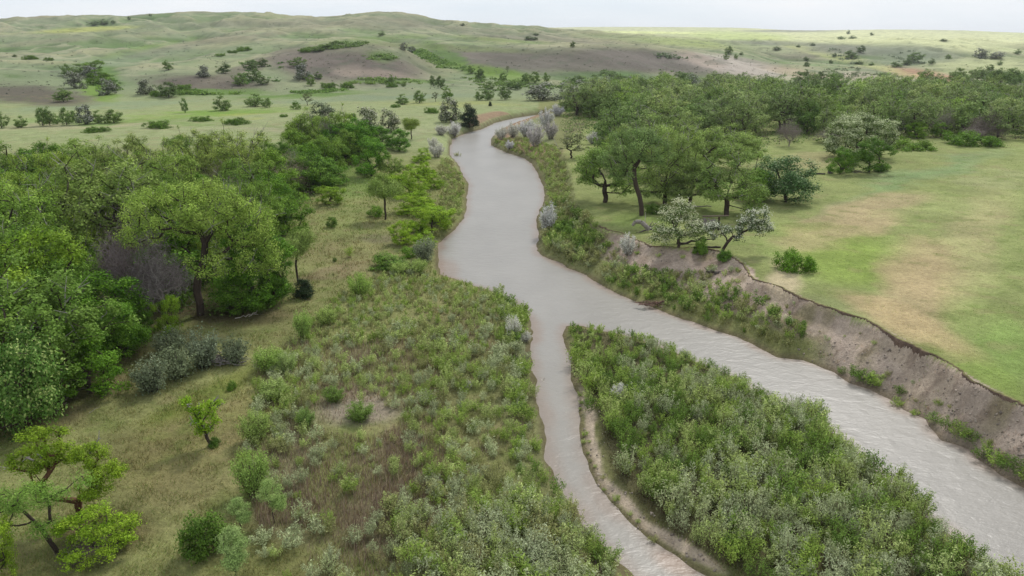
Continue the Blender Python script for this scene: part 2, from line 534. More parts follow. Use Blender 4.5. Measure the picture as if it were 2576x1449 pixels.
# (centre u, v, radii, angle, colour, strength) - patches of grass, bare soil, sage, plus painted sun and shade
G_GREEN, G_TAN, G_SAGE, G_SOIL, G_SAND = (118, 142, 62), (164, 148, 114), (122, 128, 104), (116, 98, 86), (178, 164, 144)
PATCHES = [
    (2180, 560, 120, 40, -14, G_TAN, .8), (2110, 580, 150, 22, -8, G_TAN, .6), (2060, 545, 60, 14, -20, (160, 140, 112), .5),
    (2330, 740, 95, 110, 30, G_TAN, .85), (2440, 600, 60, 120, 10, (150, 148, 104), .55), (2250, 780, 130, 30, 20, (165, 148, 114), .75),
    (2130, 640, 170, 60, 8, (124, 144, 66), .7), (2440, 720, 60, 90, 0, (126, 146, 80), .6), (2540, 880, 90, 90, 0, (122, 146, 78), .7),
    (2480, 930, 120, 30, 25, (132, 150, 78), .6), (2350, 430, 170, 20, -14, (122, 142, 102), .5), (2240, 470, 200, 10, -20, (112, 134, 88), .5),
    (2500, 450, 90, 20, 4, (146, 148, 106), .6), (2380, 520, 160, 25, -6, (146, 152, 100), .5), (2060, 405, 60, 14, 0, (160, 150, 112), .6),
    (1700, 500, 160, 30, 10, (112, 132, 66), .5), (1600, 560, 90, 20, 10, (112, 134, 66), .5), (1940, 610, 40, 40, 30, (128, 142, 84), .5),
    (2000, 760, 60, 22, 25, (118, 138, 72), .5), (2180, 800, 150, 18, 22, (136, 142, 98), .6),
    (2210, 515, 150, 26, -12, (168, 152, 118), .7), (2350, 680, 100, 70, 20, (172, 154, 118), .7), (2470, 620, 60, 140, 8, (160, 152, 112), .55),
    (2320, 820, 170, 36, 24, (172, 154, 116), .75), (2080, 600, 120, 18, -6, (166, 150, 116), .6), (2520, 1000, 60, 20, 28, (158, 150, 110), .5),
    # left clearings
    (500, 1100, 240, 90, -25, (126, 120, 78), .7), (520, 990, 150, 26, -26, (104, 112, 52), .7), (350, 1130, 120, 60, 0, (112, 104, 70), .4),
    (480, 1230, 160, 60, 0, (128, 118, 84), .5), (860, 560, 60, 90, 0, (122, 130, 78), .6), (880, 640, 110, 40, 0, (126, 120, 84), .6),
    (950, 590, 60, 20, 0, (118, 106, 92), .5), (890, 450, 60, 40, 0, (112, 134, 70), .7), (850, 690, 80, 20, -10, (130, 114, 92), .6),
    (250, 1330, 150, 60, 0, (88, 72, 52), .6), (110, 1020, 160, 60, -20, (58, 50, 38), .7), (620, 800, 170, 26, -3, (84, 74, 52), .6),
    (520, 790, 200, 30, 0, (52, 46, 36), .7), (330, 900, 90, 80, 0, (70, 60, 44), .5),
    # gravel bar floor
    (895, 1052, 115, 42, 0, (146, 134, 120), .9), (870, 1000, 90, 20, 0, (136, 120, 106), .6), (1010, 1180, 60, 90, 10, (116, 98, 88), .6),
    (740, 1200, 70, 120, 0, (128, 118, 98), .6), (900, 900, 70, 30, 0, (118, 104, 90), .5), (1180, 980, 200, 200, 0, (104, 98, 72), .4),
    (980, 1320, 120, 80, 0, (116, 100, 88), .6), (760, 1330, 100, 60, 0, (116, 108, 84), .6), (700, 1430, 180, 40, 0, (110, 112, 66), .6),
    (1150, 860, 120, 80, 0, (112, 106, 76), .5), (1440, 1330, 60, 60, 0, (98, 106, 54), .5),
    # the valley floor beyond the grove
    (700, 310, 600, 22, 0, (142, 148, 108), .7), (500, 290, 260, 9, -3, (126, 146, 76), .7), (570, 285, 130, 8, -3, (108, 138, 58), .7),
    (300, 305, 300, 8, 0, (114, 138, 74), .6), (620, 290, 60, 5, 0, (148, 152, 84), .5), (1180, 290, 140, 14, -5, (140, 150, 104), .6),
    (200, 322, 260, 6, -2, (160, 150, 122), .45), (800, 330, 260, 8, 0, (150, 144, 120), .5), (1150, 262, 160, 5, 0, (146, 150, 88), .5),
    (250, 268, 240, 8, -3, (120, 134, 106), .6), (900, 250, 300, 6, -2, (116, 130, 108), .5),
    # hills: grey-brown faces with shade painted in, green draws
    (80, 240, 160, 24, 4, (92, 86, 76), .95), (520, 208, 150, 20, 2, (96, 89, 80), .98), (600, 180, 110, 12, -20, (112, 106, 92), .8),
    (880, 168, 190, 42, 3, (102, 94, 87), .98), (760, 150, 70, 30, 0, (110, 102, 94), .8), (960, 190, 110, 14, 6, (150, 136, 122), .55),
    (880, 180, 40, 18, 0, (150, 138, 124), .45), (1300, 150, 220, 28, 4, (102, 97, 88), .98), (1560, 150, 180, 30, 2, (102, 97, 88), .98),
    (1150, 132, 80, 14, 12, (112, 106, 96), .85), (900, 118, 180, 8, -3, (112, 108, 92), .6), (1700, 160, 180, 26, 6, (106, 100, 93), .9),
    (1140, 150, 90, 16, 32, (84, 110, 54), .85), (960, 142, 40, 14, 4, (92, 116, 60), .7), (1240, 182, 120, 14, 10, (104, 128, 58), .8),
    (760, 240, 160, 7, -3, (92, 120, 54), .8), (1000, 205, 130, 6, 0, (94, 122, 56), .8), (560, 232, 110, 8, 0, (90, 118, 52), .8),
    (930, 100, 160, 8, -4, (104, 124, 66), .5), (240, 232, 60, 16, 20, (104, 132, 52), .8), (270, 190, 40, 20, 30, (84, 118, 46), .7),
    (1500, 190, 120, 12, 0, (84, 108, 64), .7), (1850, 165, 130, 22, 10, (168, 158, 148), .9), (2330, 188, 110, 12, 8, (172, 134, 112), .85), (1130, 120, 200, 8, 3, (112, 126, 74), .5), (1650, 100, 200, 10, 4, (134, 146, 100), .6), (400, 75, 300, 14, -3, (128, 134, 104), .5), (1760, 150, 60, 14, 20, (150, 136, 122), .6),
    (2010, 185, 90, 10, 10, (170, 152, 130), .6), (2150, 190, 60, 10, 0, (176, 160, 146), .6),
    (330, 130, 120, 8, -12, (110, 132, 60), .4), (220, 74, 120, 6, -3, (162, 166, 90), .7), (90, 108, 120, 7, -5, (146, 140, 118), .5),
    (480, 110, 160, 8, -12, (132, 124, 104), .5), (620, 95, 140, 6, -8, (122, 118, 100), .5), (700, 60, 220, 10, 0, (126, 122, 104), .5),
    (980, 60, 110, 18, 0, (120, 118, 100), .6), (1200, 80, 150, 10, 6, (122, 122, 104), .5), (1250, 100, 120, 5, 4, (112, 134, 66), .5),
    (300, 150, 200, 14, -10, (116, 130, 104), .45), (560, 150, 180, 16, -16, (128, 138, 104), .4),
    # far right: sunlit bands painted as paler yellow-green grass, greyer hillsides
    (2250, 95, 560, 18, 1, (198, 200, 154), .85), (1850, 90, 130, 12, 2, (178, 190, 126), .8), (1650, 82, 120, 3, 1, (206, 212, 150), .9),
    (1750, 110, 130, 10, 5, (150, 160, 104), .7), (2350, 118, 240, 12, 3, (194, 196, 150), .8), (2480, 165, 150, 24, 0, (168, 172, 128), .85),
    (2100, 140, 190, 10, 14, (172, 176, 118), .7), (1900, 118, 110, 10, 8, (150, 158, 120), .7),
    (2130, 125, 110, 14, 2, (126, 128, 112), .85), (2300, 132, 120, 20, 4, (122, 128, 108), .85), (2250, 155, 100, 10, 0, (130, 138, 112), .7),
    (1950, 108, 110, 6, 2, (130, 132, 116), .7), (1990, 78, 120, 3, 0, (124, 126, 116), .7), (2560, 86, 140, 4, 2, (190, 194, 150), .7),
]


def ground_colour(x, y, z):
    u, v = project(x, y, z)
    n1, n2 = fbm(x, y, 16.0, 101, 4), fbm(x, y, 16.0, 202, 4)
    amp = np.clip(F / np.maximum(y, 30) * 6.0, 12, 60)
    uu, vv = u + n1 * amp, v + n2 * amp * np.clip(26.0 / np.maximum(y, 1) ** 0.75, 0.12, 0.8)
    xs, ys = np.clip(x, -400, 500), np.clip(y, -50, 620)
    dr = np.maximum(signed(xs, ys, RIVER), -signed(xs, ys, ISLAND))
    di, dt = signed(xs, ys, ISLAND), signed(xs, ys, TERRACE)
    base = np.zeros(x.shape + (3,))
    base[:] = S(126, 128, 82)
    k = lambda m, c: np.copyto(base, base * (1 - m[..., None]) + (S(*c) if not isinstance(c, np.ndarray) else c) * m[..., None])
    k(sstep(-6, 4, -dt) * (x > -6), (132, 140, 88))                       # the terrace meadow
    k(sstep(180, 240, y) * (x < 12), (136, 144, 102))
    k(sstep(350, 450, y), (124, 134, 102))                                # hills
    k(sstep(430, 700, y) * 0.7 * sstep(-0.1, 0.5, fbm(x, y * 0.7, 190.0, 64, 4)), (122, 114, 100))
    k(sstep(430, 700, y) * 0.6 * sstep(0.05, 0.5, fbm(x + 300, y * 0.7, 120.0, 69, 4)), (124, 144, 92))
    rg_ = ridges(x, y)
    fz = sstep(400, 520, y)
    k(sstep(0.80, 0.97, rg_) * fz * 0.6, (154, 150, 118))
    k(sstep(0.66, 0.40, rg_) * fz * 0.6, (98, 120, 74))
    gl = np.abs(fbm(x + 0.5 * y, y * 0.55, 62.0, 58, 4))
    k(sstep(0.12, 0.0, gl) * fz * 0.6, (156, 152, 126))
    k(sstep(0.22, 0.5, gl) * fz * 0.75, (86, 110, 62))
    k(sstep(1500, 2400, y) * (u > 1350), (184, 186, 150))  # far right plain, sunlight painted in as a paler tone
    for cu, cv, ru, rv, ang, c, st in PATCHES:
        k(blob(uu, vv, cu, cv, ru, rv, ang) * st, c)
    # mottling
    m = fbm(x, y, 4.5, 404, 4)
    fz_ = sstep(400, 520, y)
    base *= (1 + 0.24 * m * sstep(400, 100, y) + 0.10 * fbm(x, y, 55, 414, 4) + 0.16 * fbm(x, y * 0.7, 26.0, 424, 4) * fz_)[..., None]
    g = fbm(x, y, 2.2, 505, 3)
    k(sstep(0.15, 0.6, g) * 0.35 * (y < 400), (92, 112, 50))
    k(sstep(0.2, 0.6, fbm(x, y, 3.1, 515, 3)) * 0.3 * (y < 400), (142, 126, 98))
    # low scrub speckle on the hillsides
    sp = fbm(x, y * 0.8, 9.0, 606, 3)
    k(sstep(0.15, 0.5, sp) * 0.42 * sstep(400, 520, y), (84, 92, 74))
    # island and bar floors
    k((di < 0) * sstep(0, 2, dr) * 0.9, (84, 80, 58))
    # bare soil: bank slope below the terrace
    on_slope = (x > -2) * (di > 0) * (dt > 0) * (dt < 40) * (y < 420)
    sh = dr / np.maximum(dr + np.maximum(dt, 0), 1e-3)
    dusty = S(168, 152, 138)[None] * (1 + 0.22 * fbm(x, y, 1.8, 707, 4) + 0.12 * fbm(x, y, 6.0, 717, 3))[..., None]
    m = on_slope * np.maximum(sstep(0.3, 0.5, sh), sstep(2020, 2120, u)) * sstep(1480, 1560, u + n1 * 30)
    k(m, dusty)
    k(m * sstep(0.05, 0.45, fbm(x + 0.3 * y, (y - 0.8 * x) * 0.3, 1.7, 747, 4)) * 0.6, (186, 168, 148))
    k(m * sstep(0.1, 0.5, fbm(x * 0.35 + 0.3 * y, (y - 0.4 * x), 3.0, 757, 4)) * 0.3, (134, 116, 102))
    k(on_slope * (1 - sstep(1480, 1560, u)) * 0.6, (112, 114, 78))
    k(m * sstep(0.0, 0.4, fbm(x, y, 4.4, 727, 4)) * 0.75, (124, 116, 84))
    k(m * sstep(0.1, 0.4, fbm(x, y, 1.3, 737, 3)) * 0.4, (110, 92, 80))
    k(blob(uu, vv, 1985, 715, 55, 40, 60) * 0.7, (192, 174, 146))
    # sand strip along the island's left shore, mud at the water's edge
    sl = blob(uu, vv, 1500, 1090, 14, 110, -16) + blob(uu, vv, 1580, 1260, 15, 110, -38) + blob(uu, vv, 1720, 1385, 16, 110, -58)
    k(np.clip(sl * 1.3, 0, 1) * (di < 0) * 0.97, S(178, 162, 144)[None] * (1 + 0.18 * fbm(x, y, 1.2, 808, 4))[..., None])
    k(sstep(0.8, 0.2, dr) * (y < 350) * 0.4, (108, 102, 78))
    k(sstep(0.35, 0.0, dr) * (y < 350) * 0.6, (92, 80, 64))
    cutb = sstep(185, 215, y) * (y < 330) * (x < 15) * sstep(9, 5, dr) * sstep(0.4, 1.5, dr) * (x > -16)
    k(cutb * 0.9, (142, 118, 98))
    return base


def build_ground():
    land_grid()
    X, Y, Z = GRID["X"], GRID["Y"], GRID["Z"]
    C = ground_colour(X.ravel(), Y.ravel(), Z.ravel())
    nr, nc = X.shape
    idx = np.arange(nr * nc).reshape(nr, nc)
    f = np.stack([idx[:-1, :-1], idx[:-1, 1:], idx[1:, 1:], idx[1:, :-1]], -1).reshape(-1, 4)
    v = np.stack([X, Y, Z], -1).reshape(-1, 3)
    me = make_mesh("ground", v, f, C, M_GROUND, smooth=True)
    link("ground", me, kind="structure")


def build_water():
    ys = np.concatenate([np.linspace(2, 130, 260), np.linspace(131, 420, 240)])
    s = np.linspace(0, 1, 260)
    lo = np.interp(ys, [0, 60, 130, 420], [-12, -14, -22, -60])
    hi = np.interp(ys, [0, 60, 130, 420], [75, 75, 60, 90])
    X = lo[:, None] + (hi - lo)[:, None] * s[None, :]
    Y = np.repeat(ys[:, None], len(s), 1)
    dr = np.maximum(signed(X, Y, RIVER), -signed(X, Y, ISLAND))
    C = np.zeros(X.shape + (3,))
    C[:] = S(138, 134, 128)
    e = sstep(-1.8, -0.1, dr + fbm(X, Y, 3.0, 4, 3) * 0.7)[..., None] * 0.5
    C = C * (1 - e) + S(128, 100, 80) * e
    side = (sstep(9, 3, np.maximum(signed(X, Y, ISLAND), 0)) * (X < 12) * sstep(85, 60, Y))[..., None] * 0.3
    C = C * (1 - side) + S(126, 121, 112) * side
    br = blob(*project(X, Y, 0 * X), 1700, 1420, 60, 26, 25)[..., None] * 0.5 + blob(*project(X, Y, 0 * X), 1125, 680, 30, 26, 0)[..., None] * 0.4
    C = C * (1 - br) + S(132, 104, 84) * br
    nr, nc = X.shape
    idx = np.arange(nr * nc).reshape(nr, nc)
    f = np.stack([idx[:-1, :-1], idx[:-1, 1:], idx[1:, 1:], idx[1:, :-1]], -1).reshape(-1, 4)
    me = make_mesh("river_water", np.stack([X, Y, 0 * X], -1).reshape(-1, 3), f, C.reshape(-1, 3), M_WATER, smooth=True)
    link("river_water", me, kind="structure")


build_ground()
build_water()

# ------------------------------------------------------------------ plants: skeletons, tubes, leaves
def tubes(pa, pb, ra, rb, sides=5):
    """frustums from pa to pb"""
    pa, pb = np.asarray(pa, float), np.asarray(pb, float)
    ra, rb = np.asarray(ra, float), np.asarray(rb, float)
    d = pb - pa
    d /= np.maximum(np.linalg.norm(d, axis=1, keepdims=True), 1e-6)
    ref = np.where(np.abs(d[:, 2:3]) > 0.9, np.array([[1.0, 0, 0]]), np.array([[0, 0, 1.0]]))
    s = np.cross(d, ref)
    s /= np.maximum(np.linalg.norm(s, axis=1, keepdims=True), 1e-6)
    t = np.cross(d, s)
    n = len(pa)
    vs_, fs = [], []
    for k in range(sides):
        a = 2 * math.pi * k / sides
        o = s * math.cos(a) + t * math.sin(a)
        vs_.append(pa + o * ra[:, None])
        vs_.append(pb + o * rb[:, None])
    V = np.stack(vs_, 1).reshape(-1, 3)
    base = np.arange(n)[:, None] * (2 * sides)
    for k in range(sides):
        k2 = (k + 1) % sides
        fs.append(np.concatenate([base + 2 * k, base + 2 * k2, base + 2 * k2 + 1, base + 2 * k + 1], 1))
    return V, np.concatenate(fs, 0)


LEAF_GAIN = np.array([0.98, 0.94, 0.86])      # crowns
LEAF_GAIN2 = np.array([1.10, 1.03, 0.98])     # willows


def leaf_cards(P, Nn, size, rng, aspect=0.55, quad=True):
    """one small leaf-shaped face per point"""
    n = len(P)
    Nn = Nn / np.maximum(np.linalg.norm(Nn, axis=1, keepdims=True), 1e-6)
    r = rng.normal(size=(n, 3))
    T = np.cross(Nn, r)
    T /= np.maximum(np.linalg.norm(T, axis=1, keepdims=True), 1e-6)
    B = np.cross(Nn, T)
    s = (size * rng.uniform(0.6, 1.35, n))[:, None]
    if quad:
        V = np.stack([P - T * s, P - B * s * aspect, P + T * s, P + B * s * aspect], 1).reshape(-1, 3)
        f = np.arange(4 * n).reshape(-1, 4)
    else:
        V = np.stack([P - T * s, P + T * s * 0.6 - B * s * aspect * 1.2, P + T * s * 0.6 + B * s * aspect * 1.2], 1).reshape(-1, 3)
        f = np.arange(3 * n).reshape(-1, 3)
    return V, f, (4 if quad else 3)


def skeleton(rng, tips, trunk, r0, step, wig=0.18, rtip=0.02, power=0.5, tip_up=0.3):
    """grow branches from the trunk polyline to every tip; returns segments with pipe-model radii"""
    nodes = [np.array(p, float) for p in trunk]
    par = [-1] + list(range(len(trunk) - 1))
    plen = [0.0]
    for i in range(1, len(trunk)):
        plen.append(plen[-1] + float(np.linalg.norm(nodes[i] - nodes[i - 1])))
    top = nodes[-1]
    order = np.argsort(np.linalg.norm(tips - top, axis=1))
    nt = len(trunk)
    lo = max(1, int(nt * 0.55))
    leaf_nodes = []
    for ti in order:
        c = tips[ti]
        A = np.array(nodes[lo:])
        d = np.linalg.norm(A - c, axis=1) * (1 + 0.5 * np.maximum(A[:, 2] - c[2], 0) / (np.linalg.norm(A - c, axis=1) + .3)) + 0.28 * np.array(plen[lo:])
        j = int(np.argmin(d)) + lo
        a = nodes[j]
        L = float(np.linalg.norm(c - a))
        k = max(1, int(round(L / step)))
        bend = rng.normal(size=3) * wig * L
        bend[2] = abs(bend[2]) * -0.5 + tip_up * 0.12 * L
        prev = j
        for q in range(1, k + 1):
            t = q / k
            p = a + (c - a) * t + bend * (4 * t * (1 - t)) * 0.5 + (rng.normal(size=3) * step * 0.10 if q < k else 0)
            nodes.append(p)
            par.append(prev)
            plen.append(plen[prev] + L / k)
            prev = len(nodes) - 1
        leaf_nodes.append(prev)
    cnt = np.zeros(len(nodes))
    for ln in leaf_nodes:
        cnt[ln] += 1
    for i in range(len(nodes) - 1, 0, -1):
        cnt[par[i]] += cnt[i]
    cnt = np.maximum(cnt, 0.5)
    rad = rtip * cnt ** power
    rad = rad * (r0 / max(rad[0], 1e-6)) if rad[0] > 0 else rad
    rad = np.maximum(rad, rtip * 0.7)
    N_ = np.array(nodes)
    i = np.arange(1, len(nodes))
    p = np.array(par)[1:]
    ra = np.minimum(rad[p], rad[i] * 1.35)
    ra[:nt - 1] = rad[p[:nt - 1]]
    return N_[p], N_[i], ra, rad[i]


def envelope(rng, lobes, n, shell=0.55, squash_under=0.75):
    """points in the outer shell of a union of ellipsoids (cx,cy,cz,rx,ry,rz)"""
    L = np.array(lobes, float)
    vol = (L[:, 3] * L[:, 4] * L[:, 5]) ** (2 / 3)
    out = []
    pick = rng.choice(len(L), size=n * 3, p=vol / vol.sum())
    for k in pick:
        d = rng.normal(size=3)
        d /= np.linalg.norm(d)
        if d[2] < 0:
            d[2] *= squash_under
        r = shell + (1 - shell) * rng.random() ** 0.6
        p = L[k, :3] + d * r * L[k, 3:6]
        q = ((p - L[:, :3]) / L[:, 3:6])
        if (np.sum(q * q, 1) < 0.36).sum() > 0 and rng.random() < 0.8:
            continue
        out.append(p)
        if len(out) >= n:
            break
    return np.array(out)


def foliage(rng, tips, crad, per, size, col_a, col_b, quad=True, flat=0.8, up=0.55, aspect=0.55, centre=None, bloom=None, jit=0.22, hang=0.0):
    """a leaf cluster at every tip"""
    n = len(tips)
    cr = crad * rng.uniform(0.65, 1.3, n)
    m = np.maximum((per * (cr / crad) ** 1.6).astype(int), 4)
    idx = np.repeat(np.arange(n), m)
    t = len(idx)
    d = rng.normal(size=(t, 3))
    d /= np.linalg.norm(d, axis=1, keepdims=True)
    rr = rng.random(t) ** 0.45 * np.where(rng.random(t) < 0.16, 1.55, 1.0)
    off = d * (rr * cr[idx])[:, None]
    off[:, 2] *= flat
    off[:, 2] -= hang * np.linalg.norm(off[:, :2], axis=1)
    P = tips[idx] + off
    ctr = tips.mean(0) if centre is None else centre
    outw = P - ctr
    outw /= np.maximum(np.linalg.norm(outw, axis=1, keepdims=True), 1e-6)
    Nn = d * 0.6 + outw * 0.35 + np.array([0, 0, up]) + rng.normal(size=(t, 3)) * 0.55
    V, f, k = leaf_cards(P, Nn, size, rng, aspect, quad)
    ca, cb = np.array(col_a), np.array(col_b)
    w = np.clip(rng.normal(0.5, 0.28, n), 0, 1)[idx] * 0.7 + rng.random(t) * 0.3
    c = ca * (1 - w[:, None]) + cb * w[:, None]
    c = c * (rng.normal(1.0, 0.10, n)[idx] * rng.normal(1, jit, t)).clip(0.45, 1.7)[:, None]
    if bloom is not None:
        bcol, share = bloom
        cl = rng.random(n)[idx]
        isb = (rng.random(t) < share * (0.35 + 1.3 * cl)) & (d[:, 2] > -0.35)
        c = np.where(isb[:, None], np.array(bcol) * rng.uniform(0.8, 1.15, t)[:, None], c)
    return V, f, np.repeat(c * LEAF_GAIN, k, 0)


BARK = S(70, 60, 52)
BARK_GREY = S(104, 98, 92)


def plant_meshes(name, rng, tips, trunk, r0, step, fol, bark=BARK, sides=5, wig=0.18, rtip=0.02, power=0.5, extra=None):
    a, b, ra, rb = skeleton(rng, tips, trunk, r0, step, wig, rtip, power)
    if extra is not None:
        a, b = np.concatenate([a, extra[0]]), np.concatenate([b, extra[1]])
        ra, rb = np.concatenate([ra, extra[2]]), np.concatenate([rb, extra[3]])
    V, f = tubes(a, b, ra, rb, sides)
    cb = np.array(bark)[None] * rng.uniform(0.75, 1.25, len(a))[:, None]
    if extra is not None:
        cb[-len(extra[0]):] = S(150, 144, 138)[None] * rng.uniform(0.6, 1.2, len(extra[0]))[:, None]
    C = np.repeat(cb, 2 * sides, 0)
    tm = make_mesh(name + "_trunk", V, f, C, M_BARK, smooth=True)
    V2, f2, C2 = fol
    cm = make_mesh(name + "_crown", V2, f2, C2, M_LEAF)
    zz = V2[:, 2]
    dims = (np.percentile(np.abs(V2[:, :2] - V2[:, :2].mean(0)), 97) * 2, np.percentile(zz, 99.3), V2[:, :2].mean(0))
    return dict(trunk=tm, crown=cm, w=float(dims[0]), h=float(dims[1]), cx=float(dims[2][0]), cy=float(dims[2][1]))


def wobble_trunk(rng, h, n, lean=(0, 0), w=0.05):
    p = np.zeros((n, 3))
    for i in range(1, n):
        t = i / (n - 1)
        p[i] = (lean[0] * t * t * h + rng.normal() * w * h * 0.5 * (i < n), lean[1] * t * t * h + rng.normal() * w * h * 0.5, h * t)
    return p


def rand_lobes(rng, H, W, n, base=0.32, tall=False):
    R = W / 2
    lobes = [(rng.normal() * R * .08, rng.normal() * R * .08, H * (base + 1) / 2, R * 0.52, R * 0.52, H * (1 - base) / 2 * 0.98)]
    a0 = rng.random() * 6.28
    for k in range(n):
        a = a0 + k * 6.283 / n + rng.normal() * 0.35
        rr = R * rng.uniform(0.38, 0.70)
        z = H * rng.uniform(base + 0.06, 0.88 - 0.3 * rr / R)
        s = R * rng.uniform(0.24, 0.46)
        lobes.append((math.cos(a) * rr, math.sin(a) * rr, z, s, s, s * rng.uniform(0.65, 1.0)))
    if 0.06 < base < 0.2:
        lobes.append((0, 0, H * 0.42, R * 0.78, R * 0.78, H * 0.25))
    if base <= 0.06:
        lobes.append((0, 0, H * 0.24, R * 0.78, R * 0.78, H * 0.22))
    return lobes


PROTO = {}
G1, G2 = S(98, 130, 52), S(158, 182, 98)          # cottonwood leaf, dark to light
C_YG = (S(104, 140, 40), S(140, 170, 66))
C_DK = (S(56, 88, 42), S(88, 122, 62))
C_GR = (S(98, 120, 78), S(140, 156, 112))
C_SV = (S(170, 176, 168), S(214, 218, 214))


def tree_proto(kind, seed, H, W, nt, crad, per, size, ca, cb, near=True, trunk_h=0.3, r0=0.35, base=0.32, nl=6, bark=BARK, bloom=None,
               lean=(0, 0), aspect=0.6, flat=0.82, up=0.55, wig=0.2, shell=0.55, hang=0.0, dead=0, lobes=None, step=None, jit=0.22, trunk=None):
    rng = np.random.default_rng(seed)
    lb = lobes if lobes is not None else rand_lobes(rng, H, W, nl, base)
    tips = envelope(rng, lb, nt, shell)
    tr = wobble_trunk(rng, H * trunk_h, 5, lean) if trunk is None else np.array(trunk, float)
    fol = foliage(rng, tips, crad, per, size, ca, cb, near, flat, up, aspect, centre=np.array([0, 0, H * 0.45]), bloom=bloom, hang=hang, jit=jit)
    extra = None
    if dead:
        # bare dead twigs sticking out of the crown
        k = rng.choice(len(tips), dead)
        a = tips[k] * np.array([0.8, 0.8, 0.9])
        b = tips[k] * 1.02 + rng.normal(size=(dead, 3)) * crad * 0.6
        c1 = b + (b - a) * 0.4 + rng.normal(size=(dead, 3)) * crad * 0.5 + np.array([0, 0, crad * 0.2])
        c2 = b + (b - a) * 0.3 + rng.normal(size=(dead, 3)) * crad * 0.7
        n1, q1, q2 = np.full(dead, 0.06), np.full(dead, 0.035), np.full(dead, 0.015)
        extra = (np.concatenate([a, b, b]), np.concatenate([b, c1, c2]), np.concatenate([n1, q1, q1]), np.concatenate([q1, q2, q2]))
    p = plant_meshes(kind, rng, tips, tr, r0, step or H / 9, fol, bark, 6 if near else 4, wig, rtip=0.022 if near else 0.035, extra=extra)
    PROTO.setdefault(kind, []).append(p)


def bare_proto(kind, seed, H, W, nt, r0, twigs, bark, base=0.15, nl=5, twig_len=0.5):
    rng = np.random.default_rng(seed)
    tips = envelope(rng, rand_lobes(rng, H, W, nl, base), nt, 0.3)
    tr = wobble_trunk(rng, H * 0.22, 4)
    n = twigs
    k = rng.choice(len(tips), n)
    P = tips[k] + rng.normal(size=(n, 3)) * twig_len * 0.9
    d = P - np.array([0, 0, 0])
    V, f, kk = leaf_cards(P, rng.normal(size=(n, 3)), twig_len * 0.7, rng, 0.035, True)
    C = np.repeat(np.array(bark)[None] * rng.uniform(0.7, 1.3, n)[:, None], kk, 0)
    p = plant_meshes(kind, rng, tips, tr, r0, H / 10, (V, f, C), bark, 5, 0.25, 0.02)
    PROTO.setdefault(kind, []).append(p)


def shrub_arrays(seed, H, W, stems, per, size, ca, cb, quad=True, aspect=0.34, start=0.3, spread=1.0, dense=1.0, stem_col=S(104, 84, 72), bloom=None, erect=0.5, jit=0.25):
    """many stems fanning out of the ground, leaves along their upper part"""
    rng = np.random.default_rng(seed)
    a = rng.random(stems) * 6.283
    r = np.sqrt(rng.random(stems)) * W / 2
    hh = H * rng.uniform(0.6, 1.0, stems) * (1 - 0.35 * (r / (W / 2)) ** 2)
    root = np.stack([np.cos(a) * r * 0.28, np.sin(a) * r * 0.28, np.zeros(stems)], 1)
    tip = np.stack([np.cos(a) * r * spread, np.sin(a) * r * spread, hh], 1)
    mid = root + (tip - root) * 0.5
    mid[:, :2] = root[:, :2] + (tip[:, :2] - root[:, :2]) * 0.35
    t3 = root + (tip - root) * 0.8
    t3[:, :2] = root[:, :2] + (tip[:, :2] - root[:, :2]) * 0.72
    pa = np.concatenate([root, mid])
    pb = np.concatenate([mid, t3])
    th = 0.012 * H / 2 + 0.006
    V1, f1 = tubes(pa, pb, np.full(len(pa), th), np.full(len(pa), th * 0.7), 3)
    C1 = np.repeat(np.array(stem_col)[None] * rng.uniform(0.7, 1.3, len(pa))[:, None], 6, 0)
    k = np.repeat(np.arange(stems), per)
    t = start + (1 - start) * rng.random(len(k)) ** 0.75
    c = np.where(t[:, None] < 0.5, root[k] + (mid[k] - root[k]) * (t / 0.5)[:, None], mid[k] + (tip[k] - mid[k]) * ((t - 0.5) / 0.5)[:, None])
    rad = (0.07 + 0.13 * W / 2 * (1.15 - t)) * dense
    off = rng.normal(size=(len(k), 3)) * rad[:, None]
    P = c + off
    P[:, 2] = np.maximum(P[:, 2], 0.03)
    Nn = off / np.maximum(rad[:, None], 1e-3) * 0.5 + np.array([0, 0, erect]) + rng.normal(size=(len(k), 3)) * 0.5
    V2, f2, kk = leaf_cards(P, Nn, size, rng, aspect, quad)
    w = np.clip(rng.normal(0.5, 0.3, stems), 0, 1)[k] * 0.6 + rng.random(len(k)) * 0.4
    w = w * (0.55 + 0.45 * t)
    C = np.array(ca) * (1 - w[:, None]) + np.array(cb) * w[:, None]
    C = C * rng.normal(1, jit, len(k)).clip(0.5, 1.6)[:, None]
    if bloom is not None:
        isb = rng.random(len(k)) < bloom[1]
        C = np.where(isb[:, None], np.array(bloom[0]), C)
    return (V1, f1, C1), (V2, f2, np.repeat(C * LEAF_GAIN2, kk, 0))


def shrub_proto(kind, seed, H, W, *args, **kw):
    s, l = shrub_arrays(seed, H, W, *args, **kw)
    st = make_mesh(kind + "_stems", s[0], s[1], s[2], M_BARK)
    fo = make_mesh(kind + "_foliage", l[0], l[1], l[2], M_LEAF)
    PROTO.setdefault(kind, []).append(dict(stems=st, foliage=fo, w=W * 1.12, h=H, cx=0, cy=0))


